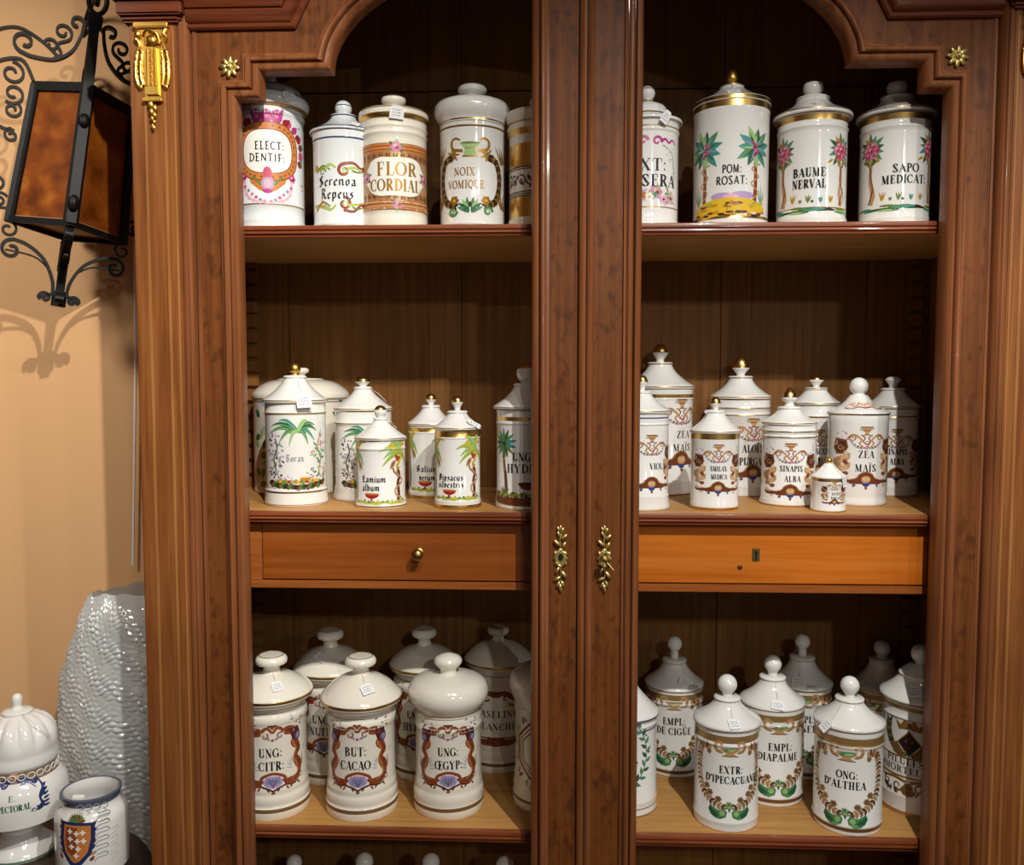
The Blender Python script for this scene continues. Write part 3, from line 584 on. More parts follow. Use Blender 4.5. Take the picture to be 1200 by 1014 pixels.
def dec_redframe(d, k=1.0):        # red-brown cartouche with purple shells and flowers
    rnd = random.Random(5)
    side = [(.3, .82), (.52, .78), (.66, .62), (.60, .42), (.70, .2), (.62, -.04), (.72, -.28), (.74, -.52), (.56, -.70), (.3, -.72)]
    for s in (-1, 1):
        d.curve([(s*a, b) for a, b in side], .2, 'rust', .17, lambda t: 1+.35*math.sin(t*22)); d.curve([(s*(a+.05), b) for a, b in side], .08, 'brown', .07, lambda t: 1+.5*math.sin(t*31))
        d.curve([(s*(a-.06), b) for a, b in side[2:-1]], .035, 'orange', .03)
        d.curve([(s*.3, .82), (s*.14, .94), (0, .78)], .11, 'rust', .06); d.curl(s*.2, .7, .1, 1, 1, .04, 'brown', s)
        d.poly([(s*.46, .82), (s*.72, .86), (s*.8, .6), (s*.72, .42), (s*.54, .48), (s*.48, .66)], 'dbrown'); d.ell(s*.7, .56, .1, .12, 'purple'); d.ell(s*.71, .57, .055, .075, 'steel')
        d.poly([(s*.5, .78), (s*.62, .8), (s*.6, .68), (s*.52, .66)], 'crimson')
        d.sprig(s*.58, 1.0, .2, ('grey', 'mauve', 'sage', 'brown', 'steel'), rnd, 10); d.sprig(s*.9, .1, .12, ('grey', 'sage', 'steel'), rnd, 6)
        for i in range(4): d.leaf(s*.52, -.34+.06*i, .2, .05, PI/2+s*(1.3-.35*i), 'lgrey')
        d.curve([(s*.74, -.5), (s*.86, -.3), (s*.84, -.05)], .05, 'rust', .02); d.curl(s*.8, -.66, .08, 1, 1, .04, 'rust', s)
        for i in range(4): d.leaf(s*(.16+.17*i), -.84+.02*i, .14, .06, -PI/2+s*.5*((i % 2)*2-1), ('brown', 'rust')[i % 2])
        d.curve([(s*.24, -.62), (s*.4, -.8), (s*.6, -.82), (s*.74, -.7)], .045, 'dbrown', .03)
    d.line([(-.12, 1.0), (.12, 1.0)], .06, 'dbrown'); d.poly([(-.1, 1.0), (.1, 1.0), (0, .88)], 'rust')
    for i in range(9): d.ell(-.2+.05*i, .58-.0016*0+.12*((i-4)/4)**2, .035, .04, ('lgrey', 'rose', 'steel', 'lpink', 'crimson')[i % 5], 0, 7)
    d.curve([(-.34, -.78), (-.3, -.56), (-.16, -.46), (0, -.42), (.16, -.46), (.3, -.56), (.34, -.78)], .085, 'rust'); d.ell(0, -.67, .25, .18, 'mauve'); d.ell(0, -.7, .19, .12, 'steel')
    for i in range(5): d.line([(0, -.84), ((i-2)*.09, -.54+.02*abs(i-2))], .018, 'purple')
    d.curve([(-.34, -.78), (-.12, -.86), (0, -.92), (.12, -.86), (.34, -.78)], .05, 'dbrown'); d.ell(0, -.98, .05, .04, 'rust')
def dec_palms(d, k=1.0):           # yellow-green palms, coiled snake, red cup
    def palm(x, y, side, n, c0):
        for i in range(n):
            t = (PI*.15+i*PI*.95/(n-1))
            an = PI-t+PI*.35 if side < 0 else t+PI*.6
            L = .66 if i % 2 else .86
            e = (x+side*0+L*math.cos(an), y+L*.8*math.sin(an)-.12); mid = (x+L*.55*math.cos(an), y+L*.55*math.sin(an)+.08)
            d.curve([(x, y), mid, e], .19, ('lime', 'lgreen', 'lime', 'yellow')[(i+c0) % 4], .03, lambda t: .7+.6*math.sin(PI*t))
            d.curve([(x, y), (mid[0], mid[1]-.03), e], .03, 'green', .01)
    d.curve([(.86, .42), (.76, .2), (.88, -.1), (.78, -.42), (.84, -.8), (.78, -1.08)], .13, 'brown', .17)
    for i in range(9): d.line([(.72, .3-.15*i), (.92, .36-.15*i)], .03, 'dbrown')
    d.curve([(.52, .24), (.62, .02), (.96, -.2), (.98, -.4), (.66, -.62), (.7, -.86), (.98, -.98), (.8, -1.12), (.55, -1.08)], .1, 'tan', .06); d.curve([(.54, .2), (.64, 0), (.96, -.22)], .03, 'brown', .02)
    palm(.78, .78, -1, 8, 0); palm(1.0, .76, 1, 4, 1)
    d.leaf(.66, .5, .46, .2, -2.2, 'tan'); d.leaf(.64, .48, .36, .06, -2.2, 'brown')
    for x, y in ((.7, .64), (.82, .58), (.74, .52)): d.ell(x, y, .075, .075, 'red'); d.ell(x-.02, y+.02, .025, .025, 'orange')
    d.curve([(-1.24, .7), (-1.28, .1), (-1.22, -.5), (-1.28, -1.05)], .1, 'brown', .13); palm(-1.12, .84, 1, 8, 2); palm(-1.2, .8, -1, 3, 1); d.leaf(-1.05, .5, .46, .17, -1.0, 'tan'); d.leaf(-1.03, .48, .36, .05, -1.0, 'brown')
    d.poly([(-.70, -.80), (-.04, -.80), (-.12, -.92), (-.28, -.98), (-.46, -.98), (-.62, -.92)], 'red'); d.ell(-.37, -.80, .33, .04, 'orange'); d.line([(-.37, -.96), (-.37, -1.1)], .08, 'red'); d.poly([(-.52, -1.12), (-.22, -1.12), (-.33, -1.02), (-.41, -1.02)], 'crimson')
    d.curve([(-1.15, -1.1), (-.7, -1.12), (-.3, -1.16), (.2, -1.12), (.7, -1.16), (1.15, -1.1)], .1, 'lime', .1, lambda t: 1+.4*math.sin(30*t))
    for i in range(12): d.ell(-1.05+.19*i, -1.09+.02*(i % 3), .06, .045, ('lgreen', 'yellow', 'green', 'olive')[i % 4], 0, 7)
def dec_landscape(d, k=1.0):       # green palm above a tropical riverbank
    rnd = random.Random(4)
    fr = [(1.0, -.1, .6, .12), (.8, .3, .45, .3), (.35, .75, .3, .45), (-.2, .9, .3, .3), (-.75, .6, .5, .15), (-1.1, .1, .6, -.05), (-.9, -.5, .3, -.3)]
    for i, (an, ex, ey) in enumerate([(2.9, -.92, .62), (2.7, -.82, .86), (2.3, -.55, 1.02), (3.4, -.55, .38), (3.9, -.25, .3), (.3, .52, .88), (.1, .58, .72), (-.5, .5, .44), (-1.1, .3, .34), (.9, .3, 1.0)]):
        x0, y0 = .0, .72; mx_, my_ = (ex*.55, y0+(ey-y0)*.5+.14)
        d.curve([(x0, y0), (mx_, my_), (ex, ey)], .13, ('green', 'dgreen', 'teal', 'green', 'lgreen')[i % 5], .03, lambda t: .6+.7*math.sin(PI*t)); d.curve([(x0, y0), (mx_, my_-.02), (ex, ey)], .02, 'lgreen', .01)
    for s, cs in ((1, ('green', 'pink', 'teal', 'lgreen', 'sage')), (-1, ('grey', 'umber', 'sage', 'mauve', 'lgrey'))):
        d.curve([(s*.68, .5), (s*.62, .2), (s*.74, -.1), (s*.66, -.45), (s*.76, -.65)], .05, 'ochre' if s > 0 else 'umber', .04)
        for i in range(8): d.sprig(s*(.7+.1*math.sin(i*1.7)), .45-.16*i, .24, cs, rnd, 9)
    for i in range(26):
        x = -.85+1.7*i/25; d.ell(x, -.78-.14*math.cos(x*1.6)+.05*rnd.random(), .12, .07, ('umber', 'brown', 'olive', 'dgreen')[i % 4], rnd.random(), 8)
    for i in range(14): d.ell(-.55+1.1*i/13, -.66-.08*math.cos((-.55+1.1*i/13)*1.6), .1, .05, ('orange', 'yellow', 'green', 'ochre', 'red', 'lgreen')[i % 6], 0, 8)
    d.ell(.2, -.66, .16, .05, 'orange'); d.ell(.2, -.62, .14, .02, 'yellow'); d.sprig(.45, -.55, .15, ('green', 'teal', 'dgreen'), rnd, 9); d.sprig(-.2, -.7, .12, ('teal', 'green', 'lgreen'), rnd, 7)
def dec_starpalms(d, k=1.0):       # two star-crowned palms on yellow ground
    rnd = random.Random(9)
    d.ell(-.25, -.83, .3, .1, 'mauve'); d.ell(.3, -.82, .34, .11, 'mauve'); d.ell(0, -.84, .2, .07, 'lpink')
    for s, x in ((-1, -.76), (1, .66)):
        d.curve([(x, .1), (x+.02, -.4), (x-.01, -1.05)], .1, 'rust', .12); d.curve([(x+.03, .1), (x+.05, -.4), (x+.02, -1.05)], .03, 'brown', .04)
        d.curve([(x+.18, .02), (x-.1, -.12), (x+.12, -.32), (x-.12, -.5), (x+.1, -.72), (x-.08, -.92)], .05, 'tan', .03)
        for i in range(11): d.leaf(x, .42, .56+.06*math.sin(i*2.3), .2, .25+2*PI*i/11, ('teal', 'green', 'dgreen', 'lgreen', 'teal')[i % 5])
        for i in range(11): d.leaf(x, .42, .42, .06, .25+2*PI*i/11+.1, ('dgreen', 'steel', 'lgreen')[i % 3])
        for i in range(7): d.ell(x-.02+.05*(i % 3)-.03*i*s*.4, .22+.055*i, .05, .045, ('magenta', 'crimson', 'rose')[i % 3], 0, 7)
        for i in range(5): d.leaf(x+s*.22, -1.05, .6-.1*abs(i-2), .04, PI/2+(i-2)*.22, 'sage')
    d.poly([(-1.1, -1.3), (-1.08, -1.1), (-.9, -1.0), (-.5, -.9), (0, -.86), (.5, -.9), (.86, -1.02), (1.02, -1.12), (1.0, -1.26), (.6, -1.24), (.1, -1.32), (-.4, -1.34), (-.8, -1.38)], 'yellow')
    for i in range(22): d.ell(-1.0+1.95*rnd.random(), -1.0-.26*rnd.random(), .12, .035, ('ochre', 'lime', 'orange', 'brown', 'yellow')[i % 5], .1*(rnd.random()-.5), 8)
    for i in range(14): d.ell(-1.0+1.95*i/13, -1.28-.05*math.sin(i*1.3), .1, .04, ('brown', 'ochre', 'umber')[i % 3], 0, 8)
    d.sprig(-.05, -1.0, .13, ('umber', 'brown', 'olive'), rnd, 9); d.sprig(-.4, -1.1, .07, ('dgreen', 'olive'), rnd, 5)
def dec_rosetrees(d, k=1.0):       # two trees with pink blossom, low green ground
    rnd = random.Random(2)
    for s in (-1, 1):
        x = s*.92
        d.curve([(x-s*.28, .16), (x-s*.06, .12), (x, -.1), (x+s*.02, -.4), (x-s*.05, -.75), (x+.04, -1.12)], .1, 'tan', .12); d.curve([(x+s*.16, .14), (x+s*.02, -.05), (x-s*.03, -.4), (x+.08, -.7), (x-.06, -1.1)], .05, 'brown', .05)
        d.curve([(x+.1, -.6), (x+.14, -.9), (x+.02, -1.1)], .04, 'ochre', .05)
        for i in range(13): d.leaf(x, .5, .42+.08*(i % 2), .15, .2+2*PI*i/13, ('dgreen', 'green', 'teal', 'olive', 'ochre')[i % 5])
        for i in range(6): d.leaf(x-s*.3+.12*i*s, .2, .22, .08, -PI/2+.4*(i-2.5), ('ochre', 'dgreen', 'olive')[i % 3])
        for i in range(6): d.rose(x+.17*math.cos(i*1.05), .46+.15*math.sin(i*1.05), .13, ('rose', 'pink')[i % 2])
        d.rose(x, .47, .14, 'rose')
    for x, h in ((-.55, .3), (-.1, .26), (.25, .2), (.55, .24), (-.32, .12), (.02, .1)):
        for q in (-.4, -.1, .25): d.leaf(x, -1.05, h, .05, PI/2+q, ('dgreen', 'teal', 'olive', 'ochre')[int(abs(x*20)) % 4])
    for i in range(26): d.ell(-1.15+2.3*rnd.random(), -1.16-.16*rnd.random(), .22, .035, ('green', 'teal', 'umber', 'dgreen', 'olive', 'lgreen')[i % 6], .06*(rnd.random()-.5), 10)
def dec_oval(d, k=1.0):            # ELECT: ochre oval cartouche with crimson leaves and garland
    rnd = random.Random(8)
    for i in range(22):
        t = -.35+i*(PI+.7)/21; d.leaf(.86*math.cos(t), .12+.66*math.sin(t), .24, .18, t+.5*math.sin(i*2.1), ('crimson', 'magenta', 'rose', 'crimson', 'red')[i % 5])
    for q in (-.24, 0, .24): d.ell(q, .9, .14, .17, 'magenta'); d.ell(q, .95, .06, .1, 'pink')
    for s in (-1, 1): d.leaf(s*.3, .85, .3, .1, PI/2-s*.35, 'magenta'); d.leaf(s*.95, .2, .2, .1, 1.2, 'dgreen'); d.leaf(s*.94, 0, .2, .1, -1.2, 'green')
    def rr(rx, ry): return [(rx*math.copysign(abs(math.cos(t))**.72, math.cos(t)), .06+ry*math.copysign(abs(math.sin(t))**.8, math.sin(t))) for t in [2*PI*i/36 for i in range(36)]]
    d.poly([(-.5, -.42), (.5, -.42), (.42, -.7), (.2, -.88), (0, -.96), (-.2, -.88), (-.42, -.7)], 'orange'); d.poly([(-.3, -.5), (.3, -.5), (.22, -.76), (0, -.88), (-.22, -.76)], 'tan')
    d.poly(rr(.80, .72), 'rust'); d.poly(rr(.77, .69), 'orange')
    for i in range(30): t = 2*PI*i/30; d.ell(.70*math.copysign(abs(math.cos(t))**.72, math.cos(t)), .06+.62*math.copysign(abs(math.sin(t))**.8, math.sin(t)), .03, .03, 'rust', 0, 6)
    d.poly(rr(.63, .54), 'brown'); d.poly(rr(.61, .52), 'white')
    for s in (-1, 1):
        for i in range(4): d.leaf(s*(.16+.04*i), -.78+.05*i, .16, .06, PI/2-s*(.4+.1*i), 'olive')
        d.rose(s*.62, -.55, .1, 'magenta'); d.curve([(s*.6, -.62), (s*.55, -.95), (s*.35, -1.12), (0, -1.18)], .07, 'lpink', .07, lambda t: 1+.5*math.sin(40*t))
        for i in range(6): d.ell(s*(.58-.1*i), -.78-.38*math.sin(i*.26), .045, .04, ('rose', 'steel', 'pink')[i % 3], 0, 7)
        d.sprig(s*1.15, .75, .22, ('lgrey', 'mauve', 'sage'), rnd, 9); d.sprig(s*1.15, -.75, .2, ('lpink', 'mauve', 'sage', 'orange'), rnd, 9)
    d.ell(0, -.46, .11, .15, 'rose'); d.ell(0, -.72, .15, .16, 'mauve'); d.ell(0, -.72, .09, .1, 'lpink'); d.ell(0, -.9, .12, .05, 'magenta')
def dec_scroll(d, y=.62, f=1):     # Serenoa: green and rust scrolls above and below
    if 1:
        d.curve([(-1.1, y+.02), (-.7, y+.02*f), (-.3, y+.14*f), (-.1, y+.02)], .14, 'lime', .05); d.curve([(-.9, y-.06), (-.6, y+.12), (-.3, y-.04)], .1, 'olive', .04)
        d.curl(.18, y-.06*f, .22, PI*.5, 1.1, .13, 'rust', f); d.curl(.2, y-.04*f, .1, 0, 1, .05, 'lime', -f)
        d.curve([(.15, y+.16*f), (.5, y+.2*f), (.8, y+.04), (1.1, y+.1*f)], .12, 'rust', .05); d.curve([(.3, y), (.6, y+.04), (.85, y-.12*f)], .11, 'lime', .04); d.curve([(.45, y-.06), (.7, y-.1), (.9, y)], .07, 'olive', .03)
        d.leaf(-.5, y, .3, .14, .8*f, 'lgreen'); d.leaf(-.8, y, .3, .13, 2.4*f, 'ochre'); d.curl(-.62, y-.1*f, .14, 0, 1.1, .06, 'orange' if f < 0 else 'olive', f)
    d.curl(.95, y, .14, 0, 1.2, .07, 'crimson', 1)
def dec_scroll_low(d): dec_scroll(d, -.62, -1)
def dec_flor(d, k=1.0):            # FLOR: orange bands, gilt grounds, white reserve, pink roses
    d.poly([(-1.35, .98), (1.35, .98), (1.35, -.98), (-1.35, -.98)], 'tan')
    for i in range(36):
        x = -1.3+2.6*i/35; d.leaf(x, .72-.3*(i % 2)*0, .3, .07, -PI/2, ('rust', 'paleg', 'brown')[i % 3]); d.leaf(x, -.72, .3, .07, PI/2, ('rust', 'paleg', 'brown')[i % 3])
    for y in (.84, -.84):
        d.line([(-1.35, y), (1.35, y)], .26, 'orange'); d.line([(-1.35, y+.05), (1.35, y+.05)], .03, 'rust'); d.line([(-1.35, y-.06), (1.35, y-.06)], .03, 'rust'); d.line([(-1.35, y+.13), (1.35, y+.13)], .025, 'paleg'); d.line([(-1.35, y-.13), (1.35, y-.13)], .025, 'paleg')
    W_ = [(1.0*math.copysign(abs(math.cos(t))**.85, math.cos(t))*(1+.04*math.cos(8*t)), .58*math.copysign(abs(math.sin(t))**.62, math.sin(t))*(1+.05*math.cos(6*t))) for t in [2*PI*i/48 for i in range(48)]]
    d.poly([(x*1.03, y*1.04) for x, y in W_], 'paleg'); d.poly(W_, 'white')
    for x, y in ((.02, .86), (.06, -.84), (-1.02, 0), (1.05, 0)):
        for i in range(6): d.leaf(x, y, .27, .12, .4+i*1.05, ('green', 'lgreen', 'dgreen')[i % 3])
        d.rose(x, y, .17, 'pink')
def dec_noix(d, k=1.0):            # NOIX: gilt laurel wreath, green cup, green bow
    d.poly([(-.3, 1.02), (.3, 1.02), (.18, .88), (-.18, .88)], 'lgreen'); d.ell(0, 1.02, .28, .035, 'olive'); d.poly([(-.2, .62), (.2, .62), (.14, .88), (-.14, .88)], 'lgreen'); d.line([(-.22, .62), (.22, .62)], .05, 'gilt'); d.line([(-.16, .86), (.16, .86)], .03, 'gilt')
    for s in (-1, 1):
        d.curve([(s*.2, .78), (s*.5, .84), (s*.55, 1.06), (s*.42, 1.16), (s*.28, 1.1)], .1, 'gilt', .06)
        for i in range(7): d.leaf(s*.5, .68, .24, .07, i*.9, 'gilt')
        P = cat2([(s*.42, .62), (s*.8, .5), (s*.95, .1), (s*.92, -.35), (s*.75, -.7), (s*.42, -.86)], 6); d.line(P, .03, 'gilt')
        for i in range(1, len(P)-1, 1):
            an = math.atan2(P[i+1][1]-P[i][1], P[i+1][0]-P[i][0])
            for q in (-1, 1): d.leaf(P[i][0], P[i][1], .17, .07, an+q*.8, ('umber', 'gilt', 'black')[i % 3])
        for i in range(6):
            d.leaf(s*1.05, .45, .62-.05*i, .06, PI/2+s*(.5-.28*i), 'gilt'); d.leaf(s*1.0, -.85, .5, .06, PI/2-s*(-.4+.4*i), 'gilt')
        d.flower(s*.46, -.68, .14, 'gilt', 'yellow', 6); d.curl(s*.52, -1.0, .15, 0, 1.1, .08, 'green', s); d.curl(s*.52, -1.0, .08, 1, 1, .04, 'lgreen', s)
        for i in range(4): d.leaf(s*.05, -.98, .42-.03*i, .12, PI/2-s*(.1+.38*i), ('green', 'lgreen', 'dgreen', 'green')[i]); d.leaf(s*.05, -.88, .2, .07, -PI/2+s*.3*i, 'dgreen')
    d.ell(0, -.8, .05, .08, 'umber')
def dec_ribbon(d, k=1.0):          # EXT: pink bow above, flowers below, side sprays
    rnd = random.Random(6)
    d.curl(-.05, .92, .15, 0, 1, .1, 'magenta'); d.curl(-.05, .92, .15, 0, 1, .05, 'pink'); d.curl(.38, .9, .16, 0, 1, .1, 'magenta'); d.curve([(.5, .88), (.66, .98), (.8, .88), (.95, .98), (1.1, .86)], .09, 'magenta', .05); d.curl(-.5, .9, .16, 0, 1, .1, 'magenta', -1); d.curve([(-.6, .88), (-.8, .98), (-1.0, .86)], .09, 'magenta', .05)
    for s in (-1, 1):
        d.curve([(s*.55, .8), (s*.95, .55), (s*1.05, 0), (s*1.05, -.4)], .03, 'sage')
        for i in range(8): d.sprig(s*(.7+.42*math.sin(i*.22)), .72-.15*i, .1, ('sage', 'mauve', 'lgreen', 'purple', 'steel'), rnd, 5)
    for x, c in ((-.9, 'pink'), (-.55, 'rose'), (.35, 'pink'), (.85, 'lpink')): d.rose(x, -.72+.08*math.sin(x*5), .22, c)
    for i in range(3): d.leaf(-.1, -.62, .34, .22, -PI/2-.5+.5*i, 'orange')
    for i in range(34): d.leaf(-1.1+2.2*rnd.random(), -.8+.3*rnd.random()-.1, .26, .07, rnd.random()*6.28, ('lgreen', 'sage', 'green', 'mauve')[i % 4])
    d.flower(.15, -.8, .14, 'white', 'yellow'); d.flower(.62, -.86, .14, 'lpink', 'crimson'); d.flower(-.7, -.95, .13, 'mauve', 'yellow')
def dec_arms(d, k=1.0):            # PILULES: crowned lozenge between laurels, banderole, mascaron
    d.poly([(0, .98), (.32, .62), (0, .26), (-.32, .62)], 'black'); d.line([(0, .98), (.32, .62), (0, .26), (-.32, .62), (0, .98)], .035, 'gilt')
    for x, y in ((-.08, .68), (.08, .68), (0, .5), (0, .78)): d.ell(x, y, .045, .045, 'crimson', 0, 7)
    d.poly([(-.3, .98), (-.42, 1.26), (-.24, 1.14), (-.12, 1.34), (0, 1.16), (.12, 1.34), (.24, 1.14), (.42, 1.26), (.3, .98), (0, 1.06)], 'gilt'); d.poly([(-.16, 1.0), (0, 1.24), (.16, 1.0), (0, 1.05)], 'bronze')
    for s in (-1, 1):
        P = cat2([(s*.08, .2), (s*.42, .36), (s*.62, .72), (s*.6, 1.12)], 6); d.line(P, .03, 'umber')
        for i in range(1, len(P), 1):
            for q in (-1, 1): d.leaf(P[i][0], P[i][1], .2, .07, 1.5+q*.7-s*.3, ('umber', 'dgreen', 'gilt')[i % 3])
        d.poly([(s*.1, .3), (s*.34, .62), (s*.52, .5), (s*.46, .3), (s*.2, .18)], 'bronze')
    d.poly([(-1.25, .2), (1.25, .2), (1.25, -.36), (-1.25, -.36)], 'white')
    for y in (.2, -.36): d.line([(-1.25, y), (1.25, y)], .05, 'gilt')
    rnd = random.Random(3)
    for s in (-1, 1):
        d.curve([(s*.05, -.5), (s*.4, -.44), (s*.8, -.5), (s*1.1, -.44)], .1, 'gilt', .05); d.curl(s*.3, -.66, .16, 0, 1.1, .07, 'gilt', s); d.curl(s*.66, -.62, .12, 2, 1.1, .06, 'bronze', -s)
        for i in range(8): d.leaf(s*(.2+.1*i), -.7, .24, .08, -PI/2+s*rnd.uniform(-.9, .9), ('bronze', 'gilt', 'umber')[i % 3])
    d.ell(0, -.72, .15, .2, 'bronze'); d.ell(-.05, -.68, .03, .02, 'umber'); d.ell(.05, -.68, .03, .02, 'umber'); d.line([(-.05, -.8), (.05, -.8)], .02, 'umber')
def dec_vine(d, k=1.0):            # green leafy vine ring
    P = [(.72*math.cos(t), .05+.98*math.sin(t)) for t in [2*PI*i/44 for i in range(45)]]; d.line(P, .025, 'umber')
    for i in range(0, 44):
        an = 2*PI*i/44; d.leaf(P[i][0], P[i][1], .25, .11, an+PI/2+(.8 if i % 2 else -.8), ('green', 'dgreen', 'teal')[i % 3])
        if i % 4 == 0: d.ell(P[i][0]+.1, P[i][1], .04, .04, 'purple', 0, 7)
def dec_brownscroll(d, k=1.0):     # VASELINE: solid rust scroll cartouche top and bottom
    for s in (-1, 1):
        d.curve([(0, .86), (s*.3, .92), (s*.6, .7), (s*.95, .5), (s*1.15, .55)], .2, 'rust', .1); d.curve([(s*.4, .55), (s*.7, .42), (s*1.0, .34)], .12, 'orange', .05); d.curl(s*.32, .74, .12, 0, 1, .06, 'brown', s)
        d.curve([(0, -.72), (s*.4, -.78), (s*.8, -.68), (s*1.1, -.8)], .26, 'rust', .1); d.curve([(s*.15, -.6), (s*.5, -.62), (s*.9, -.55)], .05, 'brown', .03); d.curl(s*.85, -.72, .12, 0, 1, .05, 'orange', s)
    d.ell(0, -.74, .32, .16, 'brown'); d.ell(0, -.74, .2, .09, 'rust'); d.ell(0, .9, .16, .1, 'brown')
    rnd = random.Random(1)
    for s in (-1, 1): d.sprig(s*.75, .9, .2, ('grey', 'steel', 'mauve'), rnd, 8)
def dec_octagon(d, k=1.0):
    for r, c, wd in ((.86, 'rust', .08), (.74, 'orange', .05), (.64, 'brown', .04)):
        P = [(-.1+r*math.cos(PI/8+PI/4*i), r*1.0*math.sin(PI/8+PI/4*i)) for i in range(9)]; d.line(P, wd, c)
    rnd = random.Random(2)
    for i in range(28): t = 2*PI*i/28; d.leaf(-.1+.92*math.cos(t), .92*math.sin(t), .26, .1, t+.6*math.sin(i*3), ('orange', 'sage', 'rust', 'lgreen')[i % 4])
def dec_goldbands(d, k=1.0):
    for y0, y1 in ((.26, .95), (-1.25, -.62)): d.poly([(-1.5, y0), (1.5, y0), (1.5, y1), (-1.5, y1)], 'gold')
    for y in (.18, .24, -.56, -.5, -.62): d.line([(-1.5, y), (1.5, y)], .035, 'umber')
    for i in range(9):
        x = -1.3+.33*i; d.curl(x, -.16, .17, i, 1.1, .06, 'purple', 1 if i % 2 else -1); d.leaf(x+.1, -.3, .2, .1, .6+i, 'dgreen'); d.leaf(x-.1, 0, .2, .1, 2+i, 'dgreen'); d.ell(x, -.16, .06, .06, 'rose')
def dec_unghyd(d, k=1.0):          # UNG HYDR: star palm with tree, dark cup, brown ground
    for s in (-1, 1):
        x = s*.78
        d.curve([(x, .5), (x-.02, 0), (x+.06, -.5), (x+.1, -1.2)], .1, 'brown', .14); d.curve([(x+.12, .24), (x-.06, 0), (x+.04, -.3)], .05, 'tan', .03)
        for i in range(13): d.leaf(x, .6, .5, .13, .2+2*PI*i/13, ('teal', 'green', 'dgreen', 'olive')[i % 4])
        d.ell(x, .58, .08, .08, 'umber')
        for i in range(6): d.leaf(x, -1.1, .34, .05, PI/2+(i-2.5)*.3, 'olive')
    d.poly([(-.26, -.7), (.42, -.7), (.3, -.86), (.08, -.92), (-.14, -.86)], 'crimson'); d.ell(.08, -.7, .34, .05, 'dbrown')
    for i in range(22): d.ell(-1.2+2.4*i/21, -1.1+.04*math.sin(i*2.0), .15, .09, ('lgreen', 'olive', 'lime')[i % 3], 0, 8)
    d.curve([(-1.25, -1.2), (-.6, -1.28), (0, -1.3), (.6, -1.28), (1.25, -1.2)], .26, 'brown', .26)
    for i in range(30): d.leaf(-1.2+2.4*i/29, -1.22, .2, .05, PI/2+.7*math.sin(i*1.7), ('brown', 'dbrown', 'rust')[i % 3])
def dec_flowerband(d, k=1.0):      # big jar at the back: leafy bunch on both sides
    rnd = random.Random(12)
    for x in (-.95, .95):
        for i in range(26): d.leaf(x+.22*math.sin(i*2.3), .9-.075*i, .24, .14, rnd.random()*6.28, ('dgreen', 'green', 'lgrey', 'lgreen', 'olive')[i % 5])
        d.flower(x, .85, .14, 'sky', 'white'); d.flower(x+.1, .1, .13, 'lgrey', 'yellow')
def dec_bluescroll(d, k=1.0):      # E. PECTORAL: blue acanthus scroll frame
    for s in (-1, 1):
        d.curve([(s*.1, .62), (s*.4, .66), (s*.62, .52), (s*.78, .56), (s*.86, .3), (s*.72, .02), (s*.78, -.2), (s*.62, -.36), (s*.4, -.42)], .09, 'navy', .12, lambda t: 1+.45*math.sin(26*t)); d.curve([(s*.2, .5), (s*.46, .54), (s*.66, .36)], .04, 'royal', .03)
        for i in range(6): d.leaf(s*.8, .3-.12*i, .22, .09, PI/2-s*(1.0+.1*i), 'navy')
        d.curl(s*.32, .58, .13, 0, 1.1, .06, 'royal', s); d.curl(s*.55, -.32, .12, 1, 1.1, .06, 'navy', -s); d.curve([(s*.15, -.44), (s*.34, -.5), (s*.5, -.44)], .05, 'tan', .04); d.flower(s*.3, -.52, .1, 'peach', 'rust', 6)
    d.flower(0, .78, .16, 'peach', 'rust', 7); d.flower(0, -.54, .16, 'peach', 'rust', 7); d.curve([(-.2, .64), (0, .68), (.2, .64)], .05, 'navy')
def dec_shield(d, k=1.0):          # pot: painted shield with white crosses, scribbled ribbon
    for i in range(9): d.leaf(.0, .72, .3, .12, .2+i*.34, ('rust', 'olive', 'green')[i % 3])
    for s in (-1, 1):
        for i in range(7): d.leaf(s*.46, .55-.2*i, .24, .13, PI/2-s*(.7+.2*(i % 2)), ('rust', 'navy', 'tan')[i % 3])
    d.poly([(-.56, .68), (.56, .68), (.6, .1), (.5, -.4), (.2, -.78), (0, -.9), (-.2, -.78), (-.5, -.4), (-.6, .1)], 'navy')
    d.poly([(-.44, .58), (.44, .58), (.46, .1), (.38, -.34), (.14, -.64), (0, -.72), (-.14, -.64), (-.38, -.34), (-.46, .1)], 'orange'); d.poly([(-.36, .5), (.02, .5), (.02, -.6), (-.3, -.32), (-.38, .1)], 'rust')
    for x, y in ((-.22, .36), (.0, .3), (.2, .34), (-.2, .1), (.04, .04), (.24, .06), (-.14, -.16), (.08, -.22), (.02, -.46)): d.line([(x-.09, y), (x+.09, y)], .055, 'white'); d.line([(x, y-.09), (x, y+.09)], .055, 'white')
    for i in range(6): d.curve([(.62+.05*(i % 2), .95-.28*i), (.95, 1.0-.28*i), (1.02, .88-.28*i), (.7, .84-.28*i), (.62, .72-.28*i)], .035, 'grey', .03)
    for i in range(4): d.curve([(-.1+.25*i, 1.15), (.1+.25*i, 1.3), (.2+.25*i, 1.15), (.05+.25*i, 1.1)], .03, 'grey')
    for i in range(4): d.curve([(1.1, .3-.3*i), (1.35, .36-.3*i), (1.3, .2-.3*i), (1.1, .12-.3*i)], .03, 'lgrey')

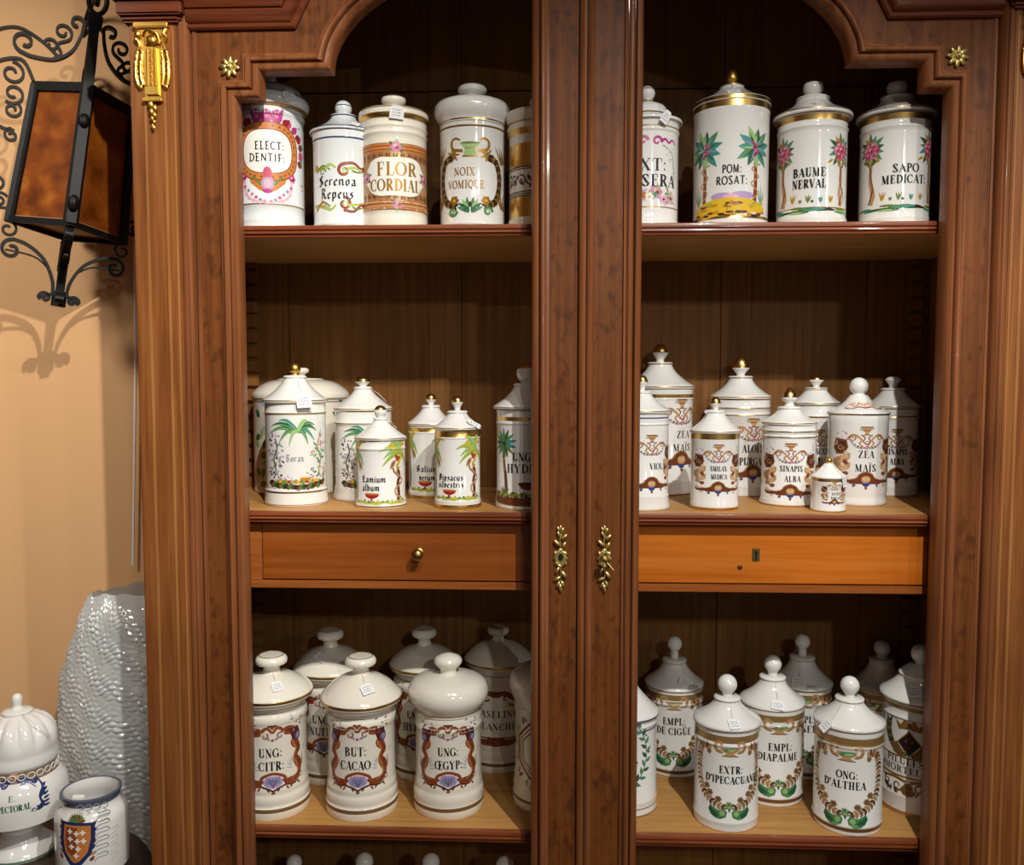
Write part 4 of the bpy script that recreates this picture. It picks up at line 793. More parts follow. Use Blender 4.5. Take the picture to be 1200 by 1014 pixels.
# ---------------------------------------------------------------- jars
# profiles are (half width, height) measured off the photograph: heights under 60 count up from the jar's foot, larger ones are picture rows
def foot(hw, hwb, h): return [(hwb-.6, 0), (hwb, .7), (hwb+.2, 2), (hwb, 3.6), (hw+.9, h-2.2), (hw+1.1, h-.8), (hw+.9, h+.3), (hw, h+1.6)]
def bead(hw, y, d=1.0, k=1.6): return [(hw, y+k), (hw+d*.8, y+k*.6), (hw+d, y), (hw+d*.8, y-k*.6), (hw, y-k)]
def std(hw, hwb, fh, yr, *rings):
    p = foot(hw, hwb, fh)
    for y in rings: p += bead(hw, y)
    return p+[(hw, yr)]
def cone(hwr, yr, hwc, yc, p=1.75, lip=2.6, collar=1):
    L = [(hwr-2.5, yr+.8), (hwr-.4, yr+.6), (hwr, yr), (hwr, yr-lip*.5), (hwr-.5, yr-lip)]
    for i in range(1, 11):
        t = i/10; L.append((hwc+(hwr-1-hwc)*(1-t)**p, yr-lip+(yc-yr+lip)*t))
    if collar: L += [(hwc+.9, yc-.3), (hwc+1.1, yc-1.1), (hwc+.7, yc-2), (hwc-.6, yc-2.9)]
    return L
def k_ball(r, yt, yn, rn=None):
    rn = rn or r*.5; cy = yt+r; L = [(rn+.5, yn), (rn, yn-1.2), (rn, min(yn-1.3, cy+r*.86))]
    for i in range(1, 13):
        t = -1.02+ (PI/2+1.02)*i/12; L.append((r*math.cos(t), cy-r*math.sin(t)))
    return L
def k_cup(r, yt, yn, ym=None):           # flared porcelain cup, gilt ball on top
    ym = ym if ym else yt+r*.95; L = [(r*.75, yn), (r*.5, yn-1.5), (r*.52, yn-(yn-ym)*.35), (r*.9, yn-(yn-ym)*.72), (r*1.08, ym+.8), (r*1.05, ym)]
    for i in range(10): t = PI/2*i/9; L.append((r*.95*math.cos(t), ym-.2-(ym-yt)*math.sin(t)))
    return L
def k_disc(r, yt, yn):
    h = yn-yt; return [(r*.62, yn), (r*.52, yn-h*.16), (r*.5, yn-h*.34), (r*.66, yn-h*.44), (r*.93, yn-h*.54), (r, yn-h*.66), (r*.98, yn-h*.8), (r*.88, yn-h*.92), (r*.74, yn-h*.985), (r*.6, yt), (.01, yt+.3)]
def k_acorn(r, yt, yn):
    h = yn-yt; return [(r*1.3, yn), (r*1.25, yn-h*.1), (r*.7, yn-h*.16), (r*.75, yn-h*.24), (r*1.0, yn-h*.36), (r*1.02, yn-h*.52), (r*.85, yn-h*.74), (r*.5, yn-h*.92), (.01, yt)]
JARS = []
def jar(label, shelf, cx, hw, body, lid, knob, yb=None, Y=None, bands=(), dec=None, dcx=None, dy=None, txt=(), tags=(), m=PORC, knobm=None, kgold=None, zs=None, group=None, cat='jar', name='apothecary_jar', dk=1.0, lidflute=None, rm=None, lidpaint=None):
    zs = SH[shelf] if zs is None else zs
    hwb = body[0][0]
    if yb is not None:
        p = atz(cx, yb, zs); dd = Vector((p.x-CAM.x, p.y-CAM.y)).normalized(); s0 = (p-CAM).dot(FW)/F; C = Vector((p.x+dd.x*hwb*s0, p.y+dd.y*hwb*s0, zs))
    else:
        p = at(cx, 600, Y); C = Vector((p.x, Y, zs)); p = CAM+(at(cx, 600, Y)-CAM)
        q = at(cx, 260 if shelf == 'top' else 960, Y); C = Vector((q.x, Y, zs))
    sc = (C-CAM).dot(FW)/F
    def h(y): return y*sc if y < 60 else at(cx, y, C.y).z-zs
    root = thing(name, label, cat, C, group)
    bz = [(h(a), h(b_), mm) for a, b_, mm in bands]; bz = [(min(a, b_), max(a, b_), mm) for a, b_, mm in bz]
    def conv(prof, base):
        P = [(r*sc, h(y)) for r, y in prof]; out = []
        for i, (r, z) in enumerate(P):
            if i:
                r0, z0 = P[i-1]; cuts = sorted({c for a, b_, _ in bz for c in (a, b_) if min(z0, z)+1e-5 < c < max(z0, z)-1e-5}, reverse=z < z0)
                for c in cuts: out.append((r0+(r-r0)*(c-z0)/(z-z0), c))
            out.append((r, z))
        res = []
        for i, (r, z) in enumerate(out):
            mm = base
            if i:
                zm = (z+out[i-1][1])/2
                for a, b_, bm_ in bz:
                    if a-1e-6 < zm < b_+1e-6: mm = bm_
            res.append((r, z, mm))
        return res
    B = conv(body, m); top = B[-1][1]
    mb = MB(); mb.lathe([(.0005, B[0][1], m)]+B+[(.0005, top, m)], 64); mb.build('body', root, sharp=50)
    allp = [(r, z) for r, z, _ in B]
    lo = None
    if lid:
        Lp = conv(lid, m); mb = MB(); mb.lathe([(.0005, Lp[0][1]+.0003, m)]+Lp+[(.0005, Lp[-1][1], m)], 72 if lidflute else 64, flute=lidflute); lo = mb.build('lid', root, sharp=50)
        allp += [(r, z) for r, z, _ in Lp]
    if knob:
        K = conv(knob, knobm or m)
        if kgold:
            zg = h(kgold); K = [(r, z, pal('gold') if z > zg else mm) for r, z, mm in K]
        mb = MB(); mb.lathe([(.0005, K[0][1]-.0004, knobm or m)]+K+[(.0003, K[-1][1], K[-1][2])], 36); ko = mb.build('knob', lo or root, sharp=60)
        if kgold or knobm: ko['label'] = 'gilded knob'
        allp += [(r, z) for r, z, _ in K]
    allp.sort(key=lambda q: q[1]); bp_ = sorted([(z, r) for r, z, _ in B])
    def rof(P, z):
        if z <= P[0][0]: return P[0][1]
        for (za, ra), (zb, rb) in zip(P[:-1], P[1:]):
            if za <= z <= zb: return ra if zb-za < 1e-7 else ra+(rb-ra)*(z-za)/(zb-za)
        return P[-1][1]
    zr = [(z, r) for r, z in allp]
    toc = Vector((CAM.x-C.x, CAM.y-C.y)).normalized(); rgt = Vector((-toc.y, toc.x))
    R = hw*sc
    asn = lambda x: math.asin(max(-.995, min(.995, (x-cx)/hw)))
    zf = lambda y: at(cx, y, C.y+toc.y*R).z-zs
    th = asn(dcx) if dcx else 0
    mxL = 0
    for fn in (dec if isinstance(dec, tuple) else (dec,) if dec else ()):
        d = Dec(R, th, zf(dy), lambda z: rof(bp_, z), (toc, rgt)); fn(d); ka, kb, ob = rm if rm else (dk, dk, 0)
        d.tris = [([[(q[0]*ka, q[1]*kb+ob) for q in t_] for t_ in tr], c, L) for tr, c, L in d.tris]; mxL = max(mxL, max(L for _, _, L in d.tris))
        d.build('painted_decoration', root)
    if lidpaint:
        d = Dec(R, th, h(lidpaint), lambda z: rof(zr, z), (toc, rgt))
        for s in (-1, 1):
            d.curve([(0, .03), (s*.25, .08), (s*.5, .0), (s*.75, .07), (s*1.0, -.02)], .07, 'peach', .05); d.curve([(0, -.05), (s*.3, -.02), (s*.55, -.08), (s*.9, -.06)], .04, 'rust', .03)
            for i in range(5): d.leaf(s*(.15+.18*i), .02, .16, .06, PI/2+s*(.7-.5*(i % 3)), ('peach', 'rust')[i % 2])
        d.build('painted_scroll', lo)
    if txt:
        d = Dec(R, 0, zf(txt[0][2]), lambda z: rof(bp_, z)+.000014*(mxL+2), (toc, rgt))
        for t_, x, y, hp, wp, c, sty in txt:
            a0, a1 = asn(x-wp/2), asn(x+wp/2); lettering(d, t_, (a0+a1)/2, (zf(y)-d.z0)/R, hp/hw, a1-a0, c, sty)
        d.build('lettering', root)
    for tx, ty, rot, tw, thh in tags:
        dr = ray(tx, ty); t = ((C-CAM).dot(FW)-hw*sc*1.6); hit = None
        while t < (C-CAM).dot(FW)+.02:
            p = CAM+dr*t; q = p-C; rr = math.hypot(q.x, q.y); z = q.z
            if rr < rof(zr, z)+.0022: hit = q; break
            t += .0006
        if hit is None: hit = CAM+dr*((C-CAM).dot(FW))-C
        rad = Vector((hit.x, hit.y, 0)).normalized(); dz = .006
        sl = (rof(zr, hit.z+dz)-rof(zr, hit.z-dz))/(2*dz); sl = max(-1.6, min(.3, sl))
        upv = (Vector((0, 0, 1))+rad*sl).normalized(); sd = upv.cross(rad).normalized()*-1
        if sd.dot(Vector((rgt.x, rgt.y, 0))) < 0: sd = -sd
        nn = sd.cross(upv); nn = nn if nn.dot(rad) > 0 else -nn
        ca, sa = math.cos(math.radians(rot)), math.sin(math.radians(rot)); ux, uz = sd*ca+upv*sa, upv*ca-sd*sa
        W2, H2 = tw*sc/2, thh*sc/2; ctr = hit+nn*.0012; mb = MB()
        oct_ = [(-W2, -H2), (W2, -H2), (W2, H2*.6), (W2*.55, H2), (-W2*.55, H2), (-W2, H2*.6)]
        vs = [ctr+ux*a+uz*b_+nn*.0002 for a, b_ in oct_]+[ctr+ux*a+uz*b_-nn*.0002 for a, b_ in oct_]
        mb.add(vs, [tuple(range(6)), tuple(range(11, 5, -1))]+[(i, (i+1) % 6, (i+1) % 6+6, i+6) for i in range(6)], TAG)
        rn = random.Random(int(tx*7+ty))
        for i in range(3):
            yy = H2*(.35-.42*i); x0 = -W2*.65
            while x0 < W2*.55:
                ww = W2*rn.uniform(.12, .3); a = [(x0, yy-H2*.07), (x0+ww, yy-H2*.03), (x0+ww, yy+H2*.09), (x0, yy+H2*.05)]
                mb.add([ctr+ux*p_[0]+uz*p_[1]+nn*.00035 for p_ in a], [(0, 1, 2, 3)], PEN); x0 += ww+W2*.14
        tg = mb.build('price_tag', root, smooth=False); tg['label'] = 'small white paper price tag'
        # thread from the knob's neck down over the lid to the tag
        e = ctr+uz*H2*.85; zn = h(knob[1][1]) if knob else e.z+.01; rn_ = rof(zr, zn)+.0006
        an0 = math.atan2(e.y, e.x); pts = []
        for i in range(12):
            q = i/11; z = zn+(e.z-zn)*q; r_ = max(rof(zr, z)+.0007, (rn_+(math.hypot(e.x, e.y)-rn_)*q)); pts.append((r_*math.cos(an0), r_*math.sin(an0), z))
        pts[-1] = e
        mb = MB(); mb.tube(pts, .00035, THREAD, 5)
        mb.tube([(rn_*math.cos(t_), rn_*math.sin(t_), zn) for t_ in [2*PI*i/20 for i in range(20)]], .00035, THREAD, 5, closed=True)
        mb.build('string', tg)
    JARS.append(root); return root
GD = pal('gold'); NAVY = pal('navy'); BRZ = pal('bronze'); INK = pal('ink'); PG = pal('paleg')

# --- top shelf, left door
jar('tall white jar with crimson and ochre oval cartouche lettered ELECT: DENTIF:', 'top', 317.5, 39,
    foot(39, 40, 10)+bead(39, 246, .6)+[(39, 150)]+bead(39, 141, 1.6, 3)+[(39.4, 134)], [(38, 134.8), (41, 134), (44.5, 131), (46, 126), (45.4, 121), (42.5, 117.5), (38.5, 116), (37.5, 112), (34, 107), (26, 103.5), (16, 101.5), (10, 100.8)], k_ball(9.5, 86, 101, 6),
    Y=.115, dec=dec_oval, rm=(1.2, 1.18, 0), dcx=314.6, dy=180, bands=[(135, 132, PG), (247, 245.5, PG)], txt=[('ELECT:', 317, 170.5, 8.5, 32, 'ink', 'sans'), ('DENTIF:', 314.5, 184.5, 8.5, 39, 'ink', 'sans')], tags=[(338, 112, 25, 15, 11)], m=PORCB, dk=.93)
jar('small narrow white jar with dark blue lid lines and blackletter Serenoa Repens', 'top', 404, 35.3,
    foot(35.3, 35.6, 6)+[(35.3, 173), (35.8, 171), (36, 166), (36.4, 161)], cone(39, 159.5, 14.5, 139, 1.5), k_ball(9.8, 118, 137.5, 6.5),
    Y=.112, dec=(dec_scroll, dec_scroll_low), dcx=398, dy=219, bands=[(171, 169, NAVY), (158, 156.4, NAVY), (139, 137.8, NAVY), (126, 124.8, NAVY)], txt=[('Serenoa', 396.5, 211.5, 11.5, 41, 'ink', 'nib'), ('Repens', 396, 226.5, 11.5, 36, 'ink', 'nib')], tags=[(417, 146, -40, 9, 15)], m=PORCB, dk=.93)
jar('flat lidded white jar with orange bands and pink roses lettered FLOR CORDIAL', 'top', 462.5, 37.8,
    [(38.2, 0), (38.8, 1.5), (38.6, 12)]+bead(38, 251, .9, 2)+bead(37.8, 245, .7, 1.6)+[(37.6, 240), (37.8, 172)]+bead(37.9, 164, .9, 1.8)+bead(38, 156, .9, 2)+[(38.4, 149)], [(38, 148.6), (39.6, 147), (40.6, 141), (40.4, 136.4), (39.4, 135), (37, 134.2), (30, 133.8), (16, 133.4), (9, 133)], k_disc(14.3, 112, 133.4),
    Y=.108, dec=dec_flor, dcx=464, dy=206.5, bands=[(148, 142.5, GD), (137.2, 135.4, PG)], kgold=115.5, txt=[('FLOR', 465, 197.5, 14.5, 45, 'gilt', 'didone'), ('CORDIAL', 463.5, 216.5, 13, 55, 'gilt', 'didone')], tags=[(465, 131.5, -5, 16, 14)], m=PORCW)
jar('tall white jar with bulging plain lid and gilt laurel wreath lettered NOIX VOMIQUE', 'top', 553.8, 37.5,
    foot(37.5, 37.8, 6)+[(37.5, 162), (37.8, 160)]+bead(37.8, 157, .8, 1.4)+[(38, 152)], [(37, 152), (38, 151.6), (38.2, 148), (40, 144.5), (43, 140), (44.3, 134.5), (43.8, 129), (41, 124.5), (36, 122), (28, 120.4), (16, 119), (10.5, 118.2)], k_disc(17, 101, 119),
    Y=.118, dec=dec_noix, rm=(1.08, 1.0, 0), dcx=551, dy=207.5, bands=[(158.5, 156.3, BRZ), (150, 148.2, GD), (151.8, 151.2, BRZ)], txt=[('NOIX', 545, 200.5, 8.5, 23, 'gilt', 'light'), ('VOMIQUE', 547, 215.5, 8.5, 40, 'gilt', 'light')], m=PORC)
jar('white jar with broad gold bands, half hidden by the centre stile on the top shelf', 'top', 634, 37.5,
    foot(37.5, 39.5, 10)+[(37.5, 168), (37.2, 166), (39, 161), (40, 156)], [(39.5, 156), (40, 155), (38.4, 151), (39.6, 147), (42, 142), (42.4, 138), (41, 136), (38, 135), (30, 134.5), (14, 134), (9, 133.6)], k_disc(14, 115, 134),
    Y=.115, dec=dec_goldbands, dy=203, bands=[(165, 158, GD), (151, 149, PG)], m=PORCW)
# --- top shelf, right door
jar('white jar with magenta bow and flowers lettered EXT: DROSERA, partly behind the centre stile', 'top', 757, 36.5,
    foot(36.5, 38, 7)+[(36.5, 164)]+bead(36.5, 160, 1.2, 2.2)+[(37.6, 149)], cone(41, 148, 24, 137, 1.3, 2.6, 0)+[(23.5, 136), (23, 130), (20, 126), (14, 123.5), (11.5, 122)], k_ball(9.2, 101, 120, 6),
    Y=.115, dec=dec_ribbon, dcx=755, dy=200, bands=[(157.5, 156, PG), (139, 136.5, GD), (121.5, 118, GD), (106, 104.6, BRZ), (250, 248.5, PG)], txt=[('EXT:', 759, 192.5, 13, 41, 'ink', 'didone'), ('DROSERA', 756, 211, 13, 64, 'ink', 'didone')], tags=[(780, 137, -32, 10, 15)], m=PORC)
jar('wide white jar with two star-crowned palms lettered POM: ROSAT:, gilt acorn finial', 'top', 855.3, 43,
    [(43.3, 0), (43.6, 1), (43.2, 8), (42.6, 10), (43, 140), (43.6, 138), (43.4, 129)], cone(44.4, 128, 13, 103.5, 1.35, 5, 1), k_acorn(6.6, 81.5, 101.5),
    Y=.125, dec=dec_starpalms, dcx=856, dy=191.5, bands=[(136, 129, GD), (127.8, 123.4, GD), (263, 259.5, GD), (103, 100.8, GD)], knobm=GILT, txt=[('POM:', 856.5, 197.5, 9, 22, 'ink', 'sans'), ('ROSAT:', 856.5, 211, 9, 35, 'ink', 'sans')], tags=[(860, 107.5, 4, 14, 12)], m=PORC)
jar('white jar with two pink rose trees lettered BAUME NERVAL', 'top', 949.6, 39,
    foot(39, 39.8, 9)+[(39, 164)]+bead(39, 157, .9, 1.8)+[(39.2, 150), (40.4, 143)], cone(44.5, 141.5, 18, 118, 1.6, 4.2), k_ball(11.5, 92.5, 115.5, 7),
    Y=.12, dec=dec_rosetrees, rm=(1.0, 1.0, .31), dcx=950, dy=207.5, bands=[(150.5, 144, GD), (138.8, 137.4, GD), (251, 249.6, PG)], kgold=97.5, txt=[('BAUME', 947.5, 201.5, 9.5, 35, 'ink', 'didone'), ('NERVAL', 947.5, 215, 9.5, 36, 'ink', 'didone')], tags=[(955, 119, -15, 5, 12)], m=PORC)
jar('white jar with pink rose tree lettered SAPO MEDICAT: nearest the right stile, half in shade', 'top', 1047, 39,
    foot(39, 39.8, 9)+[(39, 164)]+bead(39, 157, .9, 1.8)+[(39.2, 150), (40.4, 143)], cone(44.2, 140, 17.5, 117, 1.6, 4.2), k_ball(11.5, 92, 115, 7),
    Y=.12, dec=dec_rosetrees, rm=(1.0, 1.0, .31), dcx=1055, dy=204.5, bands=[(149.5, 143, GD), (137.6, 136.2, GD), (251, 249.6, PG)], kgold=97, txt=[('SAPO', 1058, 197, 9, 27, 'ink', 'didone'), ('MEDICAT:', 1056, 210, 9, 45, 'ink', 'didone')], m=PORC)

# --- middle shelf, left door
jar('tall white jar with gilt ball knob and green palm lettered Borax', 'mid', 348, 34.4,
    foot(34.4, 36.3, 18)+[(34.4, 573), (34.4, 486)]+bead(34.4, 483.5, .7, 1.4)+[(34.6, 472)], cone(37.6, 470.5, 12.5, 443, 1.5), k_ball(6.8, 425.5, 441, 5),
    yb=594, dec=dec_landscape, rm=(1.15, 1.15, .06), dcx=350, dy=537, bands=[(484.4, 482.8, PG), (469.6, 468.2, PG), (574.2, 572.2, GD), (587.5, 586.6, PG)], knobm=GILT, txt=[('Borax', 346.5, 537, 8, 20, 'grey', 'nib')], tags=[(356, 470, 3, 17, 16)], m=PORC)
jar('broad pale jar with low domed lid at the back behind the Borax jar', 'mid', 354.7, 54,
    [(53.5, 0), (54.3, 1), (54.4, 4), (53.6, 6), (54, 472), (54.6, 468)], [(53, 468), (55, 467.5), (55.6, 465), (55.3, 461), (54, 459), (50, 455), (44, 450.5), (37, 447), (30, 445.6), (26, 444.8), (25, 443.6), (14, 443), (9, 442.6)], k_disc(9.5, 431, 443),
    yb=580, dec=dec_flowerband, dcx=362, dy=520, bands=[(467, 465.8, BRZ), (470.5, 469.4, BRZ), (574, 572.8, PG)], m=PORCW)
jar('white jar with palm landscape standing behind the Lamium album jar', 'mid', 426.8, 32.4,
    foot(32.4, 35.6, 14)+[(32.4, 500)]+bead(32.4, 495, .9, 2)+[(32.8, 482)], cone(34.3, 480, 9.6, 456, 1.35), k_cup(8.4, 441.5, 455, 446.5),
    yb=588, dec=dec_landscape, rm=(1.1, 1.1, .05), dcx=432, dy=540, bands=[(496, 494.6, PG), (479.4, 478, PG), (584, 583, PG)], kgold=446.8, tags=[(447, 466, -38, 5, 18)], m=PORC)
jar('small white jar with snake palm and red cup lettered Lamium album', 'mid', 446.8, 28,
    foot(28, 30.2, 9)+[(28, 528)]+bead(28, 524.5, .8, 1.6)+[(28.3, 516)], cone(30.3, 514, 7.5, 492, 1.3), k_ball(7.4, 475, 490, 4.5),
    yb=596.7, dec=dec_palms, rm=(1.0, 1.06, .40), dcx=446, dy=566.5, bands=[(513.4, 512, PG), (591, 589.3, GD)], kgold=480, txt=[('Lamium', 439, 561.5, 8, 26, 'ink', 'nib'), ('album', 435.5, 571.5, 8, 19, 'ink', 'nib')], tags=[(463, 501, -50, 2.5, 4)], m=PORC)
jar('small white jar with gold band lettered Galium verum behind the Dipsacus jar', 'mid', 505.7, 26.2,
    foot(26.2, 27.2, 9)+[(26.2, 508)]+bead(26.2, 506, .5, 1.2)+[(26.4, 499)], cone(27.3, 497.5, 10, 477.5, 1.45), k_cup(6.3, 461.5, 476, 467.5),
    yb=586.8, dec=dec_palms, rm=(1.0, 1.1, .47), dcx=508, dy=554, bands=[(505, 500, GD), (497, 495.8, PG), (582, 577.5, GD)], kgold=467.8, txt=[('Galium', 501, 549.5, 7.5, 24, 'ink', 'nib'), ('verum', 501, 559.5, 7.5, 18, 'ink', 'nib')], m=PORC)
jar('small white jar with gold band and snake palm lettered Dipsacus silvestris', 'mid', 536.5, 26.3,
    foot(26.3, 27.6, 9)+[(26.3, 514)]+bead(26.3, 512, .5, 1.2)+[(26.6, 504)], cone(28.4, 502, 11, 484, 1.45), k_cup(6.5, 464.5, 482, 470.5),
    yb=597.2, dec=dec_palms, rm=(1.0, 1.1, .47), dcx=536, dy=564, bands=[(511, 504, GD), (501.4, 500.2, PG), (593, 588.5, GD)], kgold=470.8, txt=[('Dipsacus', 529, 559.5, 7.5, 27, 'ink', 'nib'), ('silvestris', 529, 568, 7.5, 28, 'ink', 'nib')], tags=[(554.5, 497, 35, 11, 17)], m=PORC)
jar('tall white jar with teal star palm lettered UNG: HYDR: beside the centre stile, middle shelf', 'mid', 617, 35,
    foot(35, 36.4, 14)+[(35, 497)]+bead(35, 495, .8, 1.6)+[(35.4, 480)], cone(39, 478, 14.5, 452, 1.55), k_ball(12, 425.5, 450.5, 7),
    yb=598, dec=dec_unghyd, dcx=616, dy=542, bands=[(492, 487.5, GD), (477.4, 476.2, PG), (582.5, 581, PG)], kgold=430, txt=[('UNG:', 613, 536, 9.5, 24, 'ink', 'didone'), ('HYDR:', 613, 549.5, 9.5, 36, 'ink', 'didone')], m=PORC)
# --- middle shelf, right door
jar('white jar with brown rococo frame lettered VIOLA beside the centre stile', 'mid', 751, 31,
    foot(31, 33.4, 16)+[(31, 498)]+bead(31, 496, .9, 1.6)+[(31.3, 484)], cone(33.6, 482.5, 10.8, 461, 1.5), k_cup(6.7, 440, 459.5, 447),
    yb=598.8, dec=dec_rococo, rm=(1.2, .98, 0), dcx=763, dy=547, bands=[(489.5, 488, NAVY), (481.8, 480.6, PG), (595.5, 594.2, PG)], kgold=447.3, txt=[('VIOLA', 769, 547, 7, 17, 'ink', 'didone')], m=PORC, dk=.85)
jar('tall white jar lettered ZEA MAIS with gilt ball knob at the back beside VIOLA', 'mid', 772, 38.2,
    foot(38.2, 39.4, 16)+[(38.2, 468)]+bead(38.2, 467, .6, 1.2)+[(38.5, 456)], cone(40, 454.6, 13.8, 427.5, 1.6), k_cup(9, 403.3, 426, 412.5),
    yb=581, dec=dec_rococo, rm=(1.2, .98, 0), dcx=797, dy=514, bands=[(465.5, 461.5, GD), (453.8, 452.4, PG), (427, 425.8, PG), (579, 574.5, GD)], kgold=412.8, txt=[('ZEA', 798, 509.5, 8, 14, 'ink', 'didone'), ('MAÏS', 796.5, 525, 8, 19, 'ink', 'didone')], m=PORC)
jar('small white rococo jar with broad gold bands lettered SMILAX MEDICA', 'mid', 836.6, 27.5,
    [(27.6, 0), (28, .8), (27.8, 8), (27.3, 9), (27.5, 516), (27.8, 515), (27.6, 507)], cone(29.2, 506, 10.6, 483.5, 1.5), k_cup(6.2, 465.5, 482, 472),
    yb=598.8, dec=dec_rococo, rm=(1.2, .98, 0), dcx=841, dy=554, bands=[(513.6, 507.4, GD), (505.4, 504.2, PG), (597, 591.5, GD)], kgold=472.3, txt=[('SMILAX', 841, 549.5, 5.6, 18.5, 'ink', 'didone'), ('MEDICA', 841.5, 559, 5.6, 18, 'ink', 'didone')], tags=[(828, 483, 60, 4, 7)], m=PORC)
jar('large white jar with gilt pointed knob lettered ALOËS PURGAT behind SMILAX and SINAPIS', 'mid', 865.6, 34,
    foot(34, 35, 12)+bead(34, 486, .8, 2)+bead(34, 478, .8, 2)+[(34, 468)], cone(35.2, 466.4, 13.2, 443.5, 1.6), k_cup(9.6, 418, 442, 430.5),
    yb=582, dec=dec_rococo, rm=(1.2, .98, 0), dcx=881, dy=531.5, bands=[(486.2, 484.8, GD), (478.2, 476.8, GD), (468.5, 467, GD), (465.6, 464.4, PG), (443, 442, PG), (579, 578, PG)], kgold=430.8, txt=[('ALOËS', 880, 526, 8.5, 23, 'ink', 'didone'), ('PURGAT:', 880, 541, 8.5, 29, 'ink', 'didone')], m=PORC)
jar('white rococo jar with gilt teardrop knob lettered SINAPIS ALBA at the front', 'mid', 922.8, 30.4,
    foot(30.4, 32.4, 6)+[(30.4, 513)]+bead(30.4, 511, .8, 1.8)+bead(30.4, 504.5, .8, 1.8)+[(30.6, 498)], cone(31.4, 496.4, 12.4, 479, 1.5), [(7, 476), (5, 474.5), (4.8, 472), (7.6, 469.5), (9, 467), (8.7, 465.8), (7.6, 465), (7.4, 462.5), (5.6, 459.5), (3, 456.5), (.3, 454)],
    yb=594.2, dec=dec_rococo, rm=(1.2, .98, 0), dcx=925.5, dy=556, bands=[(511.6, 510.2, GD), (505.2, 503.8, GD), (495.6, 494.4, PG), (589.5, 588, GD)], kgold=465.6, txt=[('SINAPIS', 926, 549.5, 6.6, 25, 'ink', 'didone'), ('ALBA', 927.5, 561.5, 6.6, 18, 'ink', 'didone')], m=PORC)
jar('white rococo jar lettered VISCUM ALBUM at the back between SINAPIS and ZEA', 'mid', 953.5, 25.5,
    foot(25.5, 26.4, 12)+[(25.5, 490)]+bead(25.5, 487.5, .7, 1.6)+[(25.8, 475)], cone(27.6, 473.6, 12.4, 457, 1.4), k_cup(7.6, 440.5, 455, 445.5),
    yb=583, dec=dec_rococo, rm=(1.2, .98, 0), dcx=959, dy=534, bands=[(488.8, 487, GD), (473, 471.8, GD), (456, 455, PG)], kgold=445, txt=[('VISCUM', 959, 529, 7, 21, 'ink', 'didone'), ('ALBUM', 959, 540, 7, 18, 'ink', 'didone')], m=PORC)
jar('large white rococo jar with plain white ball knob lettered ZEA MAIS at the front', 'mid', 1003, 33.2,
    [(32.2, 0), (33, .8), (33.2, 3), (32.9, 6), (32.2, 9), (32.6, 12), (33, 15), (33.2, 495), (34, 490.5), (33.4, 486)], [(32, 486), (34, 485.4), (34.8, 484), (34.6, 482.8), (33.4, 481.6), (28, 478.4), (20, 474.5), (15, 470), (12, 466), (10, 463.6), (9, 462.6)], k_ball(10.5, 442.3, 462.8, 6.5),
    yb=593, dec=dec_rococo, rm=(1.2, .98, 0), dcx=1013, dy=540, bands=[(485.2, 483.8, GD)], lidpaint=475.5, txt=[('ZEA', 1012.5, 532.5, 8, 17, 'ink', 'didone'), ('MAÏS', 1012, 548.5, 8, 22.5, 'ink', 'didone')], m=PORC)
jar('tiny white jar with gold bands and small rococo frame at the shelf front', 'mid', 970, 19.5,
    [(19.6, 0), (19.9, .8), (19.8, 5), (19.4, 6), (19.5, 565), (19.8, 564), (19.6, 560)], cone(20.2, 559, 4.5, 543, 1.1, 2, 0), k_ball(3.8, 536, 543.4, 2.8),
    yb=601, dec=dec_rococo, rm=(.8, .66, 0), dcx=977, dy=580, bands=[(563, 559.4, GD), (600, 596.5, GD)], knobm=GILT, txt=[('ALOËS', 978, 579, 3, 9, 'ink', 'didone'), ('PURGAT', 978, 584, 3, 10, 'ink', 'didone')], tags=[(989, 563.5, 14, 7, 15)], m=PORC, dk=.62)
jar('shaded white rococo jar lettered SINAPIS ALBA at the back right corner', 'mid', 1043, 28.6,
    foot(28.6, 29.6, 12)+[(28.6, 492)]+bead(28.6, 489, .7, 1.6)+[(28.9, 479)], cone(30.4, 477.4, 12.4, 457.5, 1.4), k_cup(8.4, 441.5, 456, 444.5),
    yb=582.5, dec=dec_rococo, rm=(1.2, .98, 0), dcx=1049, dy=537, bands=[(488, 486.4, GD), (476.6, 475.4, PG), (578, 577, PG)], txt=[('SINAPIS', 1048, 529.5, 7, 23, 'ink', 'didone'), ('ALBA', 1049, 541, 7, 15, 'ink', 'didone')], m=PORC)

# --- bottom shelf, left door
def stepped(hw, k, yr):
    o = hw-38.7*k
    return [(a*k+o, b_*k) for a, b_ in ((41.2, 0), (41.9, 1), (42, 8), (41.7, 13), (40.9, 14.5), (40.3, 15.5), (41, 18), (41, 23), (40.4, 26.5), (39.4, 28), (40, 30.5), (39.8, 35), (39, 38), (38.7, 41))]+[(hw-.4*k, yr+15*k)]+[(hw, yr+13*k), (hw+.9*k, yr+11*k), (hw+1*k, yr+5*k), (hw+.2*k, yr+3.5*k), (hw-.9*k, yr+2*k), (hw-1*k, yr)]
def domelid(hwl, k, ye, yd):      # flaring cavetto under a gilt edge, low dome
    return [(hwl-9.5*k, ye+14*k), (hwl-8.8*k, ye+13.4*k), (hwl-8.2*k, ye+10.5*k), (hwl-5*k, ye+7*k), (hwl-1.2*k, ye+4*k), (hwl-.4*k, ye+2*k), (hwl, ye), (hwl-.3*k, ye-1.6*k), (hwl-2*k, ye-4*k), (hwl-6*k, ye-8.5*k), (hwl-14*k, yd+(ye-yd)*.38), (hwl-24*k, yd+(ye-yd)*.14), (hwl-33*k, yd+1.2), (hwl-36*k, yd)]
